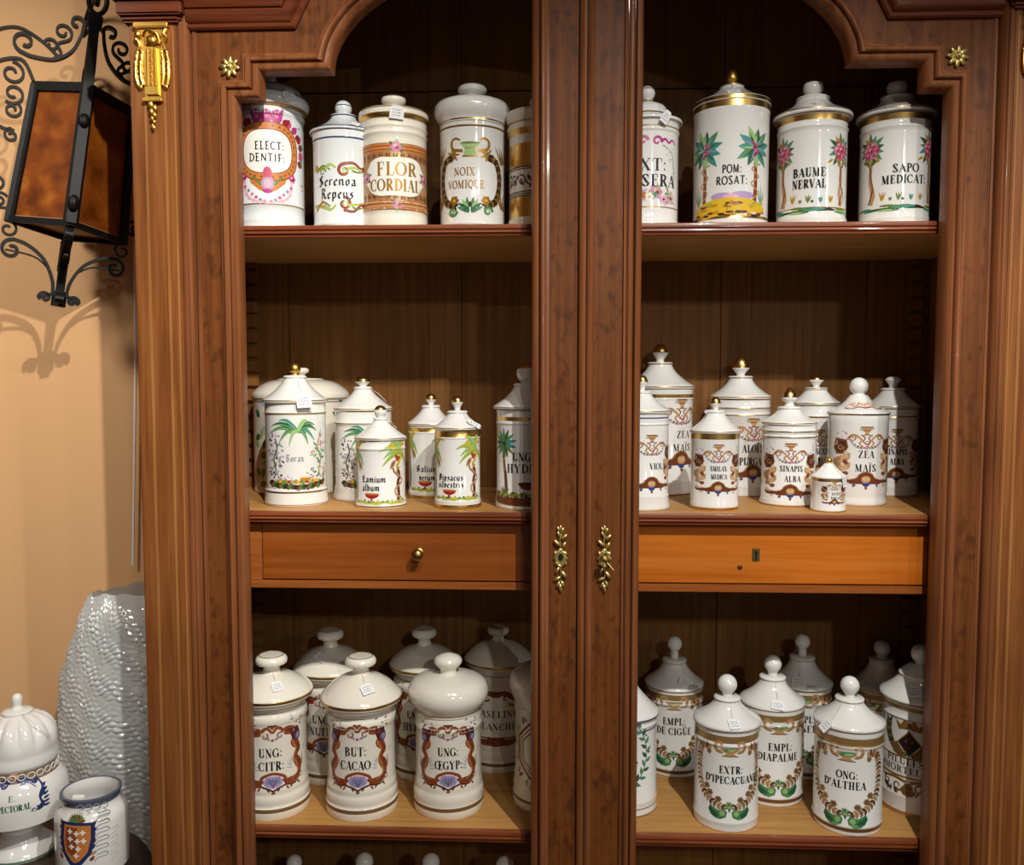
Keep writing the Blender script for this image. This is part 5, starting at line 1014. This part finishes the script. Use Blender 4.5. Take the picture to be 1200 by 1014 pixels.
def setb(label, cx, hw, hwl, yb, ye, yt, hwk, k, yd, txt=(), dec=dec_redframe, dcx=None, dy=0, tags=(), gold=True, dk=1.0, ringtop=True, dark=False):
    r = jar(label, 'bot', cx, hw, stepped(hw, k, ye+14.5*k), domelid(hwl, k, ye, yd), k_disc(hwk, yt, yd+.6), yb=yb, dec=dec, dcx=dcx, dy=dy, txt=txt, tags=tags, m=PORCW, rm=(1.13, 1.0, 0),
            bands=[(9*k, 13.2*k, BRZ)]+([(ye+1.6*k, ye-1.6*k, GD), (ye+14.6*k, ye+13.4*k, BRZ)] if gold else []), dk=dk)
    if ringtop:
        kn = [o for o in r.children_recursive if o.name.startswith('knob')][0]; zt = max(v.co.z for v in kn.data.vertices); rr = max(math.hypot(v.co.x, v.co.y) for v in kn.data.vertices)
        mb = MB(); mb.tube([(rr*.74*math.cos(t), rr*.74*math.sin(t), zt-.0003) for t in [2*PI*i/32 for i in range(32)]], .0008, BRZ, 5, closed=True)
        o = mb.build('gilt_ring', kn.parent)
    return r
setb('white jar with red-brown cartouche lettered UNG: CITR: beside the left stile', 321.4, 38.7, 47.3, 961.5, 809, 767, 18.4, 1.0, 787.5, [('UNG:', 318.5, 883, 10, 26, 'ink', 'didone'), ('CITR:', 319.5, 898.5, 10, 28, 'ink', 'didone')], dcx=321, dy=891, tags=[(324.5, 805, 6, 12, 14)])
setb('white jar with red-brown cartouche lettered BUT: CACAO', 424.8, 38.9, 47.2, 962.8, 815, 768.5, 18.2, 1.0, 789, [('BUT:', 418, 881.5, 10, 24.5, 'ink', 'didone'), ('CACAO', 418, 897.5, 10, 33, 'ink', 'didone')], dcx=420, dy=890, tags=[(430, 808, 12, 14, 14)])
jar('white jar with rounded plain lid and red-brown cartouche lettered UNG: OEGYP:', 'bot', 526, 38.2,
    [(40.2, 0), (40.9, 1), (41, 8), (40.8, 13), (40.4, 15), (41, 18), (40.8, 23), (39.8, 27), (39, 28.5), (39.4, 32), (38.8, 36), (38.2, 40), (37.8, 850), (38.3, 847), (39.2, 845), (39.2, 841), (38.2, 839), (38.4, 836), (38.2, 832), (37.6, 830)],
    [(37, 830), (38.5, 829.4), (39, 826), (41.5, 822), (45, 817), (46.7, 811), (46.2, 804.5), (43.2, 798), (37.5, 794), (29, 791), (19, 789), (11, 787.8)], [(10.5, 788.5), (9.6, 786), (10, 783), (13.5, 779.5), (16.3, 776), (16.2, 772.5), (13.5, 769.2), (8, 767), (3, 765.6), (.3, 765.4)],
    yb=961, dec=dec_redframe, rm=(1.13, 1.0, 0), dcx=525.5, dy=890, bands=[(9, 13.2, BRZ), (827, 825.8, PG)], txt=[('UNG:', 525.5, 882, 9.5, 24, 'ink', 'didone'), ('ŒGYP:', 526, 897.5, 9.5, 31, 'ink', 'didone')], m=PORCW)
setb('white jar lettered UNG: NUTR: standing behind between UNG: CITR: and BUT: CACAO', 389.4, 35.4, 43.3, 920, 781, 738, 15.6, .92, 757, [('UNG:', 379, 844, 9, 22, 'ink', 'didone'), ('NUTR:', 379, 858, 9, 27, 'ink', 'didone')], dcx=381, dy=851, tags=[(376, 771, -30, 16, 9)])
setb('white jar lettered UNG: HYDR: standing behind between BUT: CACAO and UNG: OEGYP:', 498.5, 35.2, 41.2, 916, 776.5, 736, 14.6, .9, 755, [('UNG:', 488, 839.5, 9, 20, 'ink', 'didone'), ('HYDR:', 487.5, 853.5, 9, 26, 'ink', 'didone')], dcx=489, dy=847)
setb('white jar with plain rust scrolls lettered VASELINE BLANCHE at the back near the centre stile', 584, 33.4, 40, 906.5, 771, 734, 12.6, .86, 750, [('VASELINE', 582, 838, 7.5, 47, 'ink', 'didone'), ('BLANCHE', 582, 852.5, 7.5, 44, 'ink', 'didone')], dec=dec_brownscroll, dcx=581, dy=845)
jar('white jar with rust octagon frame, mostly hidden behind the left centre stile', 'bot', 643, 39.2,
    [(a+.6, b_) for a, b_ in ((41, 0), (41.8, 1), (42, 8), (41.6, 13), (40.5, 15), (41, 19), (40.6, 25), (39.4, 28), (39.8, 33), (39.2, 38), (38.6, 42))]+[(39.2, 832), (40, 829), (40, 825), (39.2, 822)], [(39, 822), (40.2, 821), (40.6, 817), (43.6, 810), (46, 802), (46.2, 796), (43, 788), (36, 783), (26, 780), (12, 778)], k_disc(17, 758, 779),
    yb=955, dec=dec_octagon, dcx=637, dy=884, bands=[(9, 12.5, BRZ)], m=PORCW)
# --- bottom shelf, right door
jar('white jar with green leaf vine ring, half hidden by the centre stile', 'bot', 730, 38,
    foot(38, 39, 16)+[(38, 846)]+bead(38, 840, .7, 1.4)+[(38.4, 834)], cone(40.6, 832, 12, 797, 1.25), k_ball(10, 776, 796, 6),
    yb=958, dec=dec_vine, dcx=731, dy=887, bands=[(832, 830.6, NAVY), (845, 843.4, NAVY), (940, 938.4, NAVY), (9, 8, NAVY)], txt=[('le', 742, 895, 9, 10, 'ink', 'nib')], m=PORC)
def setg(label, cx, hw, hwb, hwl, yb, yl, hwc, yc, rk, yt, txt, dcx, dy, tags=(), band=(4, 12), foot_gold=True, dec=dec_wreath):
    k = hw/36
    return jar(label, 'bot', cx, hw, foot(hw, hwb, 11*k)+[(hw, yl+22*k)]+bead(hw, yl+17*k, .8, 1.8)+[(hw, yl+14*k), (hw+.4, yl+2*k), (hw+.4, yl+1)], cone(hwl, yl, hwc, yc, 1.7, 3.4*k), k_ball(rk, yt, yc-2.4, rk*.55), yb=yb, dec=dec, dcx=dcx, dy=dy, txt=txt, tags=tags, m=PORC, rm=(1.08, 1.0, 0),
        bands=[(yl+band[1]*k, yl+band[0]*k, PG), (yl+.6, yl-.6, PG), (yc+.8, yc-.3, PG)]+([(4.5*k, 9*k, BRZ)] if foot_gold else []))
setg('white jar with green cup and brown wreath lettered EXTR: D\'IPECACUANHA at the front', 849.7, 36.2, 36.6, 38.6, 974.8, 843, 14.3, 818, 11, 790.5, [('EXTR:', 855, 902.5, 8.4, 26, 'ink', 'didone'), ("D'IPECACUANHA", 856, 914.5, 8.4, 57, 'ink', 'didone')], 854, 908.5, [(860.5, 849, 4, 13, 14)], (6, 14), False)
setg('white jar with wreath lettered EMPL: DE CIGÜE at the back', 788.6, 32.6, 32.4, 34, 911, 800, 13.2, 774, 8.5, 746, [('EMPL:', 789, 846, 7.8, 25, 'ink', 'didone'), ('DE CIGÜE', 789, 857.5, 7.8, 38, 'ink', 'didone')], 789, 852, [(804, 800, -38, 17, 11)], (4, 11))
setg('white jar with wreath lettered EMPL: DIAPALME between the EXTR: and ONG: jars', 902.4, 36, 36, 37, 945, 821, 14, 794, 10, 768, [('EMPL:', 912, 875.5, 8.4, 26, 'ink', 'didone'), ('DIAPALME', 909, 887.5, 8.4, 43, 'ink', 'didone')], 911, 882, [(911.5, 827, -12, 14, 12)], (5, 12))
setg('white jar with wreath lettered EMPL: CANET: at the back behind DIAPALME', 937, 33, 32.8, 34.6, 913, 799, 13.6, 771, 8.6, 743.5, [('EMPL:', 940, 843, 7.8, 24, 'ink', 'didone'), ('CANET:', 941, 854, 7.8, 28, 'ink', 'didone')], 941, 849, [(936, 799, 3, 15, 11)], (5, 12))
setg("white jar with wreath lettered ONG: D'ALTHEA at the front right", 991.6, 37.8, 37.4, 39.6, 978.8, 844, 15.2, 819, 10.6, 792.5, [('ONG:', 991, 908.5, 8.6, 23, 'ink', 'didone'), ("D'ALTHEA", 989, 920.5, 8.6, 44, 'ink', 'didone')], 990, 915, [(968.5, 850, -28, 11, 16)], (7, 16))
setg("white jar with folded tag and gilt band at the back behind ONG: D'ALTHEA", 1029.7, 30.6, 31, 32.4, 908, 803, 13.4, 773.5, 9.2, 750.5, [('EMPL:', 1026, 846, 7.4, 23, 'ink', 'didone'), ('DE SAVON', 1026, 857, 7.4, 36, 'ink', 'didone')], 1026, 852, [(1018.5, 803, -24, 19, 10)], (3, 10))
jar('white jar with crowned lozenge and banner lettered PILULES IMMORTELLES', 'bot', 1074, 40,
    foot(40, 41.6, 22)+[(40, 838)]+bead(40, 832, .8, 1.6)+[(40.4, 816)], cone(44, 814, 23, 790, 1.5, 3.4)+[(18, 783), (12, 779)], k_ball(11.4, 755, 780, 6.5),
    yb=959.5, dec=dec_arms, dcx=1064, dy=900, bands=[(823, 818.5, PG), (814.6, 812.8, PG), (834, 832.6, PG), (5, 1.2, PG)], txt=[('PILULES', 1061, 896.5, 7.5, 38, 'ink', 'didone'), ('IMMORTELLES', 1065, 906.5, 7.5, 60, 'ink', 'didone')], tags=[(1072, 811, 24, 13, 16)], m=PORC)
# --- lower shelf: only their knobs reach into the picture
for i, (cx, yt, r) in enumerate(((344.6, 1002.4, 9.2), (427, 1000, 10.4), (505, 1000.6, 10.4), (591.5, 1004, 10.6))):
    q = at(cx, yt, .15); zs = SH['low']; s0 = (q-CAM).dot(FW)/F; C0 = Vector((q.x, .15, zs)); H = (q.z-zs)/s0
    # built directly in metres: a plain jar reaching up to the knob seen at the picture's lower edge
    root = thing('apothecary_jar', ('white jar on the lowest shelf, leftmost of the row of knobs at the bottom edge', 'white jar on the lowest shelf, second knob from the left along the bottom edge', 'white jar on the lowest shelf, third knob from the left along the bottom edge', 'white jar on the lowest shelf, knob nearest the centre stile along the bottom edge')[i], 'jar', C0, 'jars on the lowest shelf')
    hh = q.z-zs; R_ = .05; rk = r*s0
    mb = MB(); mb.lathe([(.0005, 0, PORC), (.052, 0, PORC), (.053, .004, PORC), (.051, .014, PORC), (R_, .018, PORC), (R_, hh-.085, PORC), (.0005, hh-.085, PORC)], 56); mb.build('body', root)
    mb = MB(); L = [(.0005, hh-.0845, PORC), (.052, hh-.0845, PORC), (.052, hh-.080, GD)]+[(.018+.033*(1-t/8)**1.6, hh-.080+.042*t/8, PORC) for t in range(1, 9)]+[(.0005, hh-.0375, PORC)]
    mb.lathe(L, 56); lo = mb.build('lid', root)
    mb = MB(); mb.lathe([(.0005, hh-.038, PORC), (.010, hh-.038, PORC), (.0085, hh-.030, PORC)]+[(rk*math.cos(t), hh-rk+rk*math.sin(t), PORC) for t in [-.95+(PI/2+.95)*k/12 for k in range(13)]], 32); mb.build('knob', lo)
for o in JARS:
    o['group'] = 'painted apothecary jars on the cabinet shelves'

# ---------------------------------------------------------------- side table with two faience pots
TZ = .613
tb = thing('side_table', 'small round dark wooden side table beside the cabinet', 'table', (-1.03, -.05, 0))
m = MB(); m.lathe([(.0005, -.022, W_TABLE), (.272, -.022, W_TABLE), (.279, -.018, W_TABLE), (.281, -.010, W_TABLE), (.279, -.003, W_TABLE), (.274, 0, W_TABLE), (.0005, 0, W_TABLE)], 80); m.build('tabletop', tb, loc=(0, 0, TZ))
m = MB(); m.lathe([(.0005, .03, W_TABLE), (.03, .03, W_TABLE), (.034, .05, W_TABLE), (.022, .09, W_TABLE), (.03, .2, W_TABLE), (.021, .32, W_TABLE), (.028, .5, W_TABLE), (.05, .57, W_TABLE), (.09, TZ-.0225, W_TABLE), (.0005, TZ-.0225, W_TABLE)], 32); m.build('pedestal', tb)
for i in range(3):
    a = .5+2*PI*i/3; m = MB(); m.tube([(.02*math.cos(a), .02*math.sin(a), .09)]+[tuple(v) for v in spline([(.05*math.cos(a), .05*math.sin(a), .10), (.14*math.cos(a), .14*math.sin(a), .07), (.23*math.cos(a), .23*math.sin(a), .018)], 6)], .02, W_TABLE, 10, .014); m.build('foot', tb)
def flute(a, z): return 1+(.16*abs(math.sin(6*a))**.7-.10)*(max(0, min(1, (z-.213)/.01))*max(0, min(1, (.262-z)/.008)))
jar('white footed jar with fluted domed lid lettered E. PECTORAL on the side table', None, 27, 47,
    [(37.5, 0), (38.2, 1), (38, 4), (34, 8), (26, 15), (22.5, 22), (23, 28), (27, 34), (36, 42), (44, 52), (49.5, 950), (51.5, 933), (51, 920), (48, 910), (43, 904), (40.5, 901), (40, 893), (40.6, 889)],
    [(39, 889), (41, 888), (41.6, 884), (40.6, 879), (40.2, 875), (41, 872), (40.5, 864), (38, 855), (33.5, 847), (27, 840.5), (19, 836.5), (16, 836), (16.3, 833), (14, 831.4), (8, 830.6)], [(8.5, 831), (6, 829), (4.6, 826.5), (5.6, 823), (6, 819), (5, 815.6), (3, 813.6), (.3, 813)],
    yb=1012, zs=TZ, dec=dec_bluescroll, rm=(.75, .72, 0), dcx=20, dy=940, bands=[(902, 889.5, mat('brown_lace_glaze', '8d7560', .3)), (3.4, 1, mat('glaze_green_rim', '6d8f7c', .3))], txt=[('E.', 19, 934, 6, 8, 'dgreen', 'didone'), ('PECTORAL', 21, 945, 7, 30, 'dgreen', 'didone')], m=FAI, name='faience_jar', cat='jar', lidflute=flute)
jr = bpy.data.objects['faience_jar']
# pierced lace band on the neck and a loop of thread on the lid
sc_ = (jr.location-CAM).dot(FW)/F; zc = at(27, 896, jr.location.y).z-TZ
m = MB()
for i in range(26):
    a = 2*PI*i/26; r_ = 40.6*sc_
    m.tube([(r_*math.cos(a+.1*math.cos(t)), r_*math.sin(a+.1*math.cos(t)), zc+.0055*math.sin(t)) for t in [2*PI*k/10 for k in range(10)]], .0011, FAI, 5, closed=True)
m.build('pierced_band', jr)
m = MB(); z1 = at(27, 833, jr.location.y).z-TZ; r1 = 16*sc_
m.tube([Vector(v) for v in spline([(r1*.8, -r1*.7, z1), (r1*1.6, -r1*1.2, z1-.004), (r1*2.45, -r1*.9, z1-.03), (r1*2.55, -r1*.5, z1-.045)], 6)], .0005, THREAD, 5); m.build('thread', jr)
# the open pot
pc = at(110, 1030, .062); pc = Vector((pc.x, .062, TZ)); s_ = (pc-CAM).dot(FW)/F
pot = thing('faience_pot', 'open white pot with dark rim and painted shield on the side table', 'pot', pc)
hz = lambda y: at(110, y, pc.y).z-TZ
m = MB(); RIM = mat('dark_rim_glaze', '5a5e70', .25)
prof = [(.0005, 0), (36, 0), (39, 2), (39.6, 5), (39.5, hz(952)/s_), (38.4, hz(946)/s_), (35, hz(941)/s_), (31.6, hz(937.5)/s_), (30.8, hz(933)/s_), (31.6, hz(928.5)/s_), (33, hz(926.5)/s_), (33, hz(924)/s_), (31.4, hz(923)/s_), (29.4, hz(924)/s_), (28.6, hz(929)/s_), (30, hz(939)/s_), (35.5, hz(947)/s_), (36.5, hz(957)/s_), (36.5, 6), (.0005, 5)]
m.lathe([(r*s_, (z*s_), RIM if 9 <= i <= 13 else FAI) for i, (r, z) in enumerate(prof)], 64); m.build('body', pot, sharp=50)
toc = Vector((CAM.x-pc.x, CAM.y-pc.y)).normalized(); d = Dec(39.5*s_, math.asin((93-110)/39.5), at(110, 988, pc.y-39*s_).z-TZ, lambda z: 39.55*s_, (toc, Vector((-toc.y, toc.x)))); dec_shield(d); d.tris = [([[(q[0]*.85+.06*q[1], q[1]*.85-.08*q[0]) for q in t_] for t_ in tr_], c, L) for tr_, c, L in d.tris]; d.build('painted_decoration', pot)
m = MB(); v = at(91.5, 918, pc.y-28*s_)-pc; m.box(-.010, .010, -.005, .005, -.003, .004, mat('white_paper_scrap', 'eceae4', .7), .0015); sp = m.build('paper_scrap', None); sp.location = pc+Vector((v.x, v.y, hz(924)+.0035)); sp.rotation_euler = (.1, .08, .2)
tag(sp, 'small white paper scrap lying on the rim of the open pot', 'paper')

# ---------------------------------------------------------------- bubble wrap standing behind the table
bwm = bpy.data.materials.new('bubble_wrap_plastic'); bwm.use_nodes = True; nt = bwm.node_tree; nt.nodes.remove(nt.nodes['Principled BSDF'])
tr = nd(bwm, 'ShaderNodeBsdfTransparent'); tr.inputs[0].default_value = (.97, .97, .97, 1); df = nd(bwm, 'ShaderNodeBsdfDiffuse'); df.inputs[0].default_value = (*hexc('f4fcff'), 1); tl = nd(bwm, 'ShaderNodeBsdfTranslucent'); tl.inputs[0].default_value = (*hexc('eaf4f6'), 1)
gl = nd(bwm, 'ShaderNodeBsdfGlossy'); gl.inputs['Roughness'].default_value = .07
mx1 = nd(bwm, 'ShaderNodeMixShader'); mx1.inputs[0].default_value = .22; lk(bwm, df.outputs[0], mx1.inputs[1]); lk(bwm, tl.outputs[0], mx1.inputs[2])
mx2 = nd(bwm, 'ShaderNodeMixShader'); mx2.inputs[0].default_value = .27; lk(bwm, mx1.outputs[0], mx2.inputs[1]); lk(bwm, gl.outputs[0], mx2.inputs[2])
mx3 = nd(bwm, 'ShaderNodeMixShader'); tcb = nd(bwm, 'ShaderNodeTexCoord'); sx = nd(bwm, 'ShaderNodeSeparateXYZ'); mr = nd(bwm, 'ShaderNodeMapRange'); lk(bwm, tcb.outputs['Object'], sx.inputs[0]); lk(bwm, sx.outputs[0], mr.inputs[0]); mr.inputs[1].default_value = -1.1; mr.inputs[2].default_value = -.985; mr.inputs[3].default_value = .42; mr.inputs[4].default_value = .9; lk(bwm, mr.outputs[0], mx3.inputs[0]); lk(bwm, tr.outputs[0], mx3.inputs[1]); lk(bwm, mx2.outputs[0], mx3.inputs[2]); lk(bwm, mx3.outputs[0], nt.nodes['Material Output'].inputs[0])
NZ, NA = 400, 500; vs = []; fs = []
def hull(z):      # left and right extent of the bundle
    L = [(0, -1.085), (.7, -1.082), (.86, -1.066), (.95, -1.035), (1.03, -1.012), (1.055, -1.0), (1.07, -.972), (1.085, -.945), (1.1, -.93)]
    for (za, xa), (zb, xb) in zip(L[:-1], L[1:]):
        if za <= z <= zb: return xa+(xb-xa)*(z-za)/(zb-za)
    return L[-1][1]
for j in range(NZ+1):
    q = j/NZ; q = q*5 if q < .1 else .5+(q-.1)/.9*.5
    for i in range(NA):
        a = 2*PI*i/NA; z = 1.075*q-.0
        ztop = 1.058+.016*math.cos(a-.6)+.003*math.sin(5*a)+.002*math.sin(13*a)
        z = ztop*q+.001; xl = hull(z-.02*q); xr = -.775-.05*max(0, (z-.98)/.1)**2; cx_ = (xl+xr)/2; rx = (xr-xl)/2; ry = .062-.012*q
        fold = 1+.035*math.sin(5*a+3*q)+.02*math.sin(11*a-5*q+1)
        px, py = cx_+rx*math.copysign(abs(math.cos(a))**.8, math.cos(a))*fold, .315+ry*math.copysign(abs(math.sin(a))**.8, math.sin(a))*fold
        py += .010*math.sin(18*px+6*z)
        # bubbles on a hexagonal lattice
        arcx = a*.135+.006*math.sin(9*z+3*a); zw = z+.007*math.sin(7*a+4*z)+.003*math.sin(23*a); row = int(zw/.0105); u = (arcx/.0122+.5*(row % 2)) % 1-.5; vv = (zw/.0105) % 1-.5; b_ = max(0, 1-(u*u+vv*vv)*5.2)**.5*(.55+.45*math.sin(13.7*int(arcx/.0122+.5*(row % 2))+7.3*row))
        nx_, ny_ = math.cos(a)/max(rx, .02), math.sin(a)/ry; ln = math.hypot(nx_, ny_); px += nx_/ln*b_*.0046; py += ny_/ln*b_*.0046
        if q > .93: t = (q-.93)/.07; py = .315+(py-.315)*(1-.96*t*t)
        vs.append((px, py, z))
for j in range(NZ):
    for i in range(NA): fs.append((j*NA+i, j*NA+(i+1) % NA, (j+1)*NA+(i+1) % NA, (j+1)*NA+i))
m = MB(); m.add(vs, fs, bwm); bw = m.build('bubble_wrap', sharp=180); tag(bw, 'tall bundle of translucent bubble wrap standing between wall, table and cabinet', 'packaging')
# white cable along the wall
m = MB(); m.tube([tuple(v) for v in spline([at(153, 20, .405), at(156, 200, .405), at(158.5, 395, .405), at(157.6, 530, .405), at(155.8, 663, .405)], 8)], .0026, mat('white_cable_plastic', 'f6f4ee', .4), 8)
tag(m.build('white_cable'), 'thin white cable hanging down the wall beside the cabinet', 'cable')

# ---------------------------------------------------------------- wrought iron lantern on the wall
LC = at(90, 190, .262); lan = thing('wall_lantern', 'tilted black wrought iron lantern with amber glass and scrolls on the wall', 'lantern', LC); vd = (LC-CAM).normalized(); lan.rotation_euler = (Matrix.Rotation(math.radians(8.5), 3, vd) @ Matrix.Rotation(math.radians(30), 3, 'Z')).to_euler()
amb = mat('amber_glass', 'a85a1c', .35, spec=.3, **{'Transmission Weight': .15}); 
nb = nd(amb, 'ShaderNodeTexNoise'); nb.inputs['Scale'].default_value = 22; nb.inputs['Detail'].default_value = 3; tcx = nd(amb, 'ShaderNodeTexCoord'); lk(amb, tcx.outputs['Object'], nb.inputs['Vector'])
lk(amb, ramp(amb, nb.outputs['Fac'], [(.3, '5e2a08'), (.55, '8a4610'), (.75, 'a8641e')]), amb.node_tree.nodes['Principled BSDF'].inputs['Base Color'])
rt, rb, zt, zb = .090, .104, .122, -.136
cdir = [Vector((math.sin(k*PI/2), -math.cos(k*PI/2), 0)) for k in range(4)]   # front, right, back, left corners
T_ = [c*rt+Vector((0, 0, zt)) for c in cdir]; B_ = [c*rb+Vector((0, 0, zb)) for c in cdir]
m = MB()
for k in range(4):
    out = cdir[k]; tg = out.cross(Vector((0, 0, 1)))
    m.strap([T_[k]+Vector((0, 0, .004)), B_[k]-Vector((0, 0, .004))], tg, .016, .009, IRON)
    for A, Bq, hgt in ((T_, T_, .017), (B_, B_, .012)):
        a, b_ = A[k], A[(k+1) % 4]; m.strap([a, b_], (0, 0, 1), hgt, .008, IRON)
    for q in (.075, .925):      # inner frame of each pane
        p0, p1 = T_[k].lerp(T_[(k+1) % 4], q), B_[k].lerp(B_[(k+1) % 4], q); m.strap([p0, p1], (T_[(k+1) % 4]-T_[k]), .010, .006, IRON)
m.build('frame', lan)
for k in range(4):
    a, b_, c, d_ = T_[k], T_[(k+1) % 4], B_[(k+1) % 4], B_[k]; nrm = (cdir[k]+cdir[(k+1) % 4]).normalized()*.0015
    m = MB(); q = [a, b_, c, d_]; m.add([p*.985-nrm for p in q]+[p*.985-nrm*2.4 for p in q], [(0, 1, 2, 3), (7, 6, 5, 4)]+[(i, (i+1) % 4, (i+1) % 4+4, i+4) for i in range(4)], amb); m.build('glass_pane', lan)
m = MB(); q = [p*.97+Vector((0, 0, .001)) for p in B_]; m.add(q+[p+Vector((0, 0, .003)) for p in q], [(3, 2, 1, 0), (4, 5, 6, 7)]+[(i, (i+1) % 4, (i+1) % 4+4, i+4) for i in range(4)], mat('lantern_base_metal', 'b48c6a', .6, 0)); m.build('base_plate', lan)
# hub, ring and top ribs
m = MB(); m.tube([(0, 0, .12), (0, 0, .285)], .009, IRON, 8); m.box(-.013, .013, -.013, .013, .262, .29, IRON, .003)
m.tube([(.016*math.sin(t), 0, .318-.026*math.cos(t)) for t in [2*PI*i/28 for i in range(28)]], .0048, IRON, 8, closed=True); m.build('top_hub', lan)
def rad(k, pts): return [cdir[k]*r+Vector((0, 0, z)) for r, z in pts]
def spir(r0, z0, rr, a0, turns, hand, n=22, end=.28): return [(r0+rr*(1-(1-end)*i/n)*math.cos(a0+hand*2*PI*turns*i/n), z0+rr*(1-(1-end)*i/n)*math.sin(a0+hand*2*PI*turns*i/n)) for i in range(n+1)]
def sp2(pts, n=6): return [(v.x, v.z) for v in spline([(p[0], 0, p[1]) for p in pts], n)]
for k in range(4):
    tg = cdir[k].cross(Vector((0, 0, 1))); wdt = .015
    m = MB()
    if k == 0:
        m.strap(rad(k, [(.012, .275), (.02, .245), (rt+.004, zt+.03), (rt+.008, zt), (rb+.008, zb)]), tg, .017, .006, IRON); m.ball(cdir[k]*(rt+.012)+Vector((0, 0, .055)), .011, IRON, 2, (1, 1, 1.4)); m.ball(cdir[k]*(rb+.012)+Vector((0, 0, -.10)), .010, IRON, 2, (1, 1, 1.6))
    else:
        # S strap: curled at the hub, sagging out to a scroll above the corner
        p = spir(.030, .262, .015, PI*1.0, .8, -1)[::-1]+sp2([(.017, .262), (.022, .235), (.034, .205), (.060, .182), (.095, .176), (.112, .178)])
        m.strap(rad(k, p+spir(.112, .199, .021, -PI/2, 1.05, 1)), tg, wdt, .0052, IRON)
        m.strap(rad(k, sp2([(.062, .183), (.050, .196), (.058, .212), (.046, .222)])+spir(.052, .238, .017, -PI*.75, 1.15, -1)), tg, wdt*.8, .0046, IRON)
        m.strap(rad(k, spir(.068, .207, .013, 0, 1.1, 1)), tg, wdt*.8, .0046, IRON)
        m.strap(rad(k, sp2([(.055, .19), (.085, .21), (.125, .222), (.16, .205), (.175, .18)])), tg, wdt*.7, .0046, IRON)
    m.build('top_scroll', lan)
    if k:
        m = MB(); m.strap(rad(k, sp2([(rt, zt+.01), (rt+.025, .165), (rt+.07, .14), (rt+.082, .085), (rt+.05, .035), (rt+.02, .03)])), tg, wdt*.8, .0052, IRON)
        for (r0, z0, rr, a0, h_) in ((rt+.036, .135, .022, 1.5, 1), (rt+.030, .098, .020, -1, -1), (rt+.028, .068, .016, 2, 1), (rt+.024, .020, .013, 1.5, -1)): m.strap(rad(k, spir(r0, z0, rr, a0, 1.2, h_)), tg, wdt*.8, .0046, IRON)
        m.build('side_scroll', lan); m = MB()
        m.strap(rad(k, spir(rb+.024, -.075, .015, .5, 1.2, 1)), tg, wdt*.8, .0046, IRON); m.strap(rad(k, spir(rb+.016, -.104, .015, 2.5, 1.2, -1)), tg, wdt*.8, .0046, IRON); m.strap(rad(k, [(rb, -.116), (rb+.02, -.119), (rb+.04, -.114)]), tg, wdt*.6, .0046, IRON)
        m.build('lower_side_scroll', lan)
    m = MB()   # lower strap from the bottom hub up to the corner, ending in a scroll
    m.strap(rad(k, spir(.024, -.272, .012, -.3, .9, 1)[::-1]+sp2([(.012, -.262), (.016, -.235), (.034, -.2), (.064, -.178), (.090, -.172)])+spir(.09, -.192 if k else -.155, .019, PI/2 if k else -PI/2, 1.1, -1 if k else 1)), tg, wdt, .006, IRON)
    m.strap(rad(k, sp2([(.02, -.22), (.05, -.198), (.1, -.194)])), tg, wdt*.5, .003, IRON)
    m.strap(rad(k, spir(rb-.004, -.155, .016, PI/2, 1.1, 1)), tg, wdt*.8, .0046, IRON); m.build('bottom_scroll', lan)
m = MB(); m.tube([(0, 0, -.285), (0, 0, -.255)], .013, IRON, 8); m.build('bottom_hub', lan)
m = MB(); m.tube([(0, 0, zb+.002), (0, 0, zb-.025)], .006, IRON, 8); m.tube([(0, 0, zb-.022), (0, 0, zb-.062)], .010, IRON, 10); m.build('lamp_socket', lan)
m = MB(); m.tube([tuple(v) for v in spline([(0, .012, .315), (0, .05, .345), (-.01, .12, .34), (-.015, .17, .30)], 6)], .005, IRON, 8); m.build('wall_hook', lan)
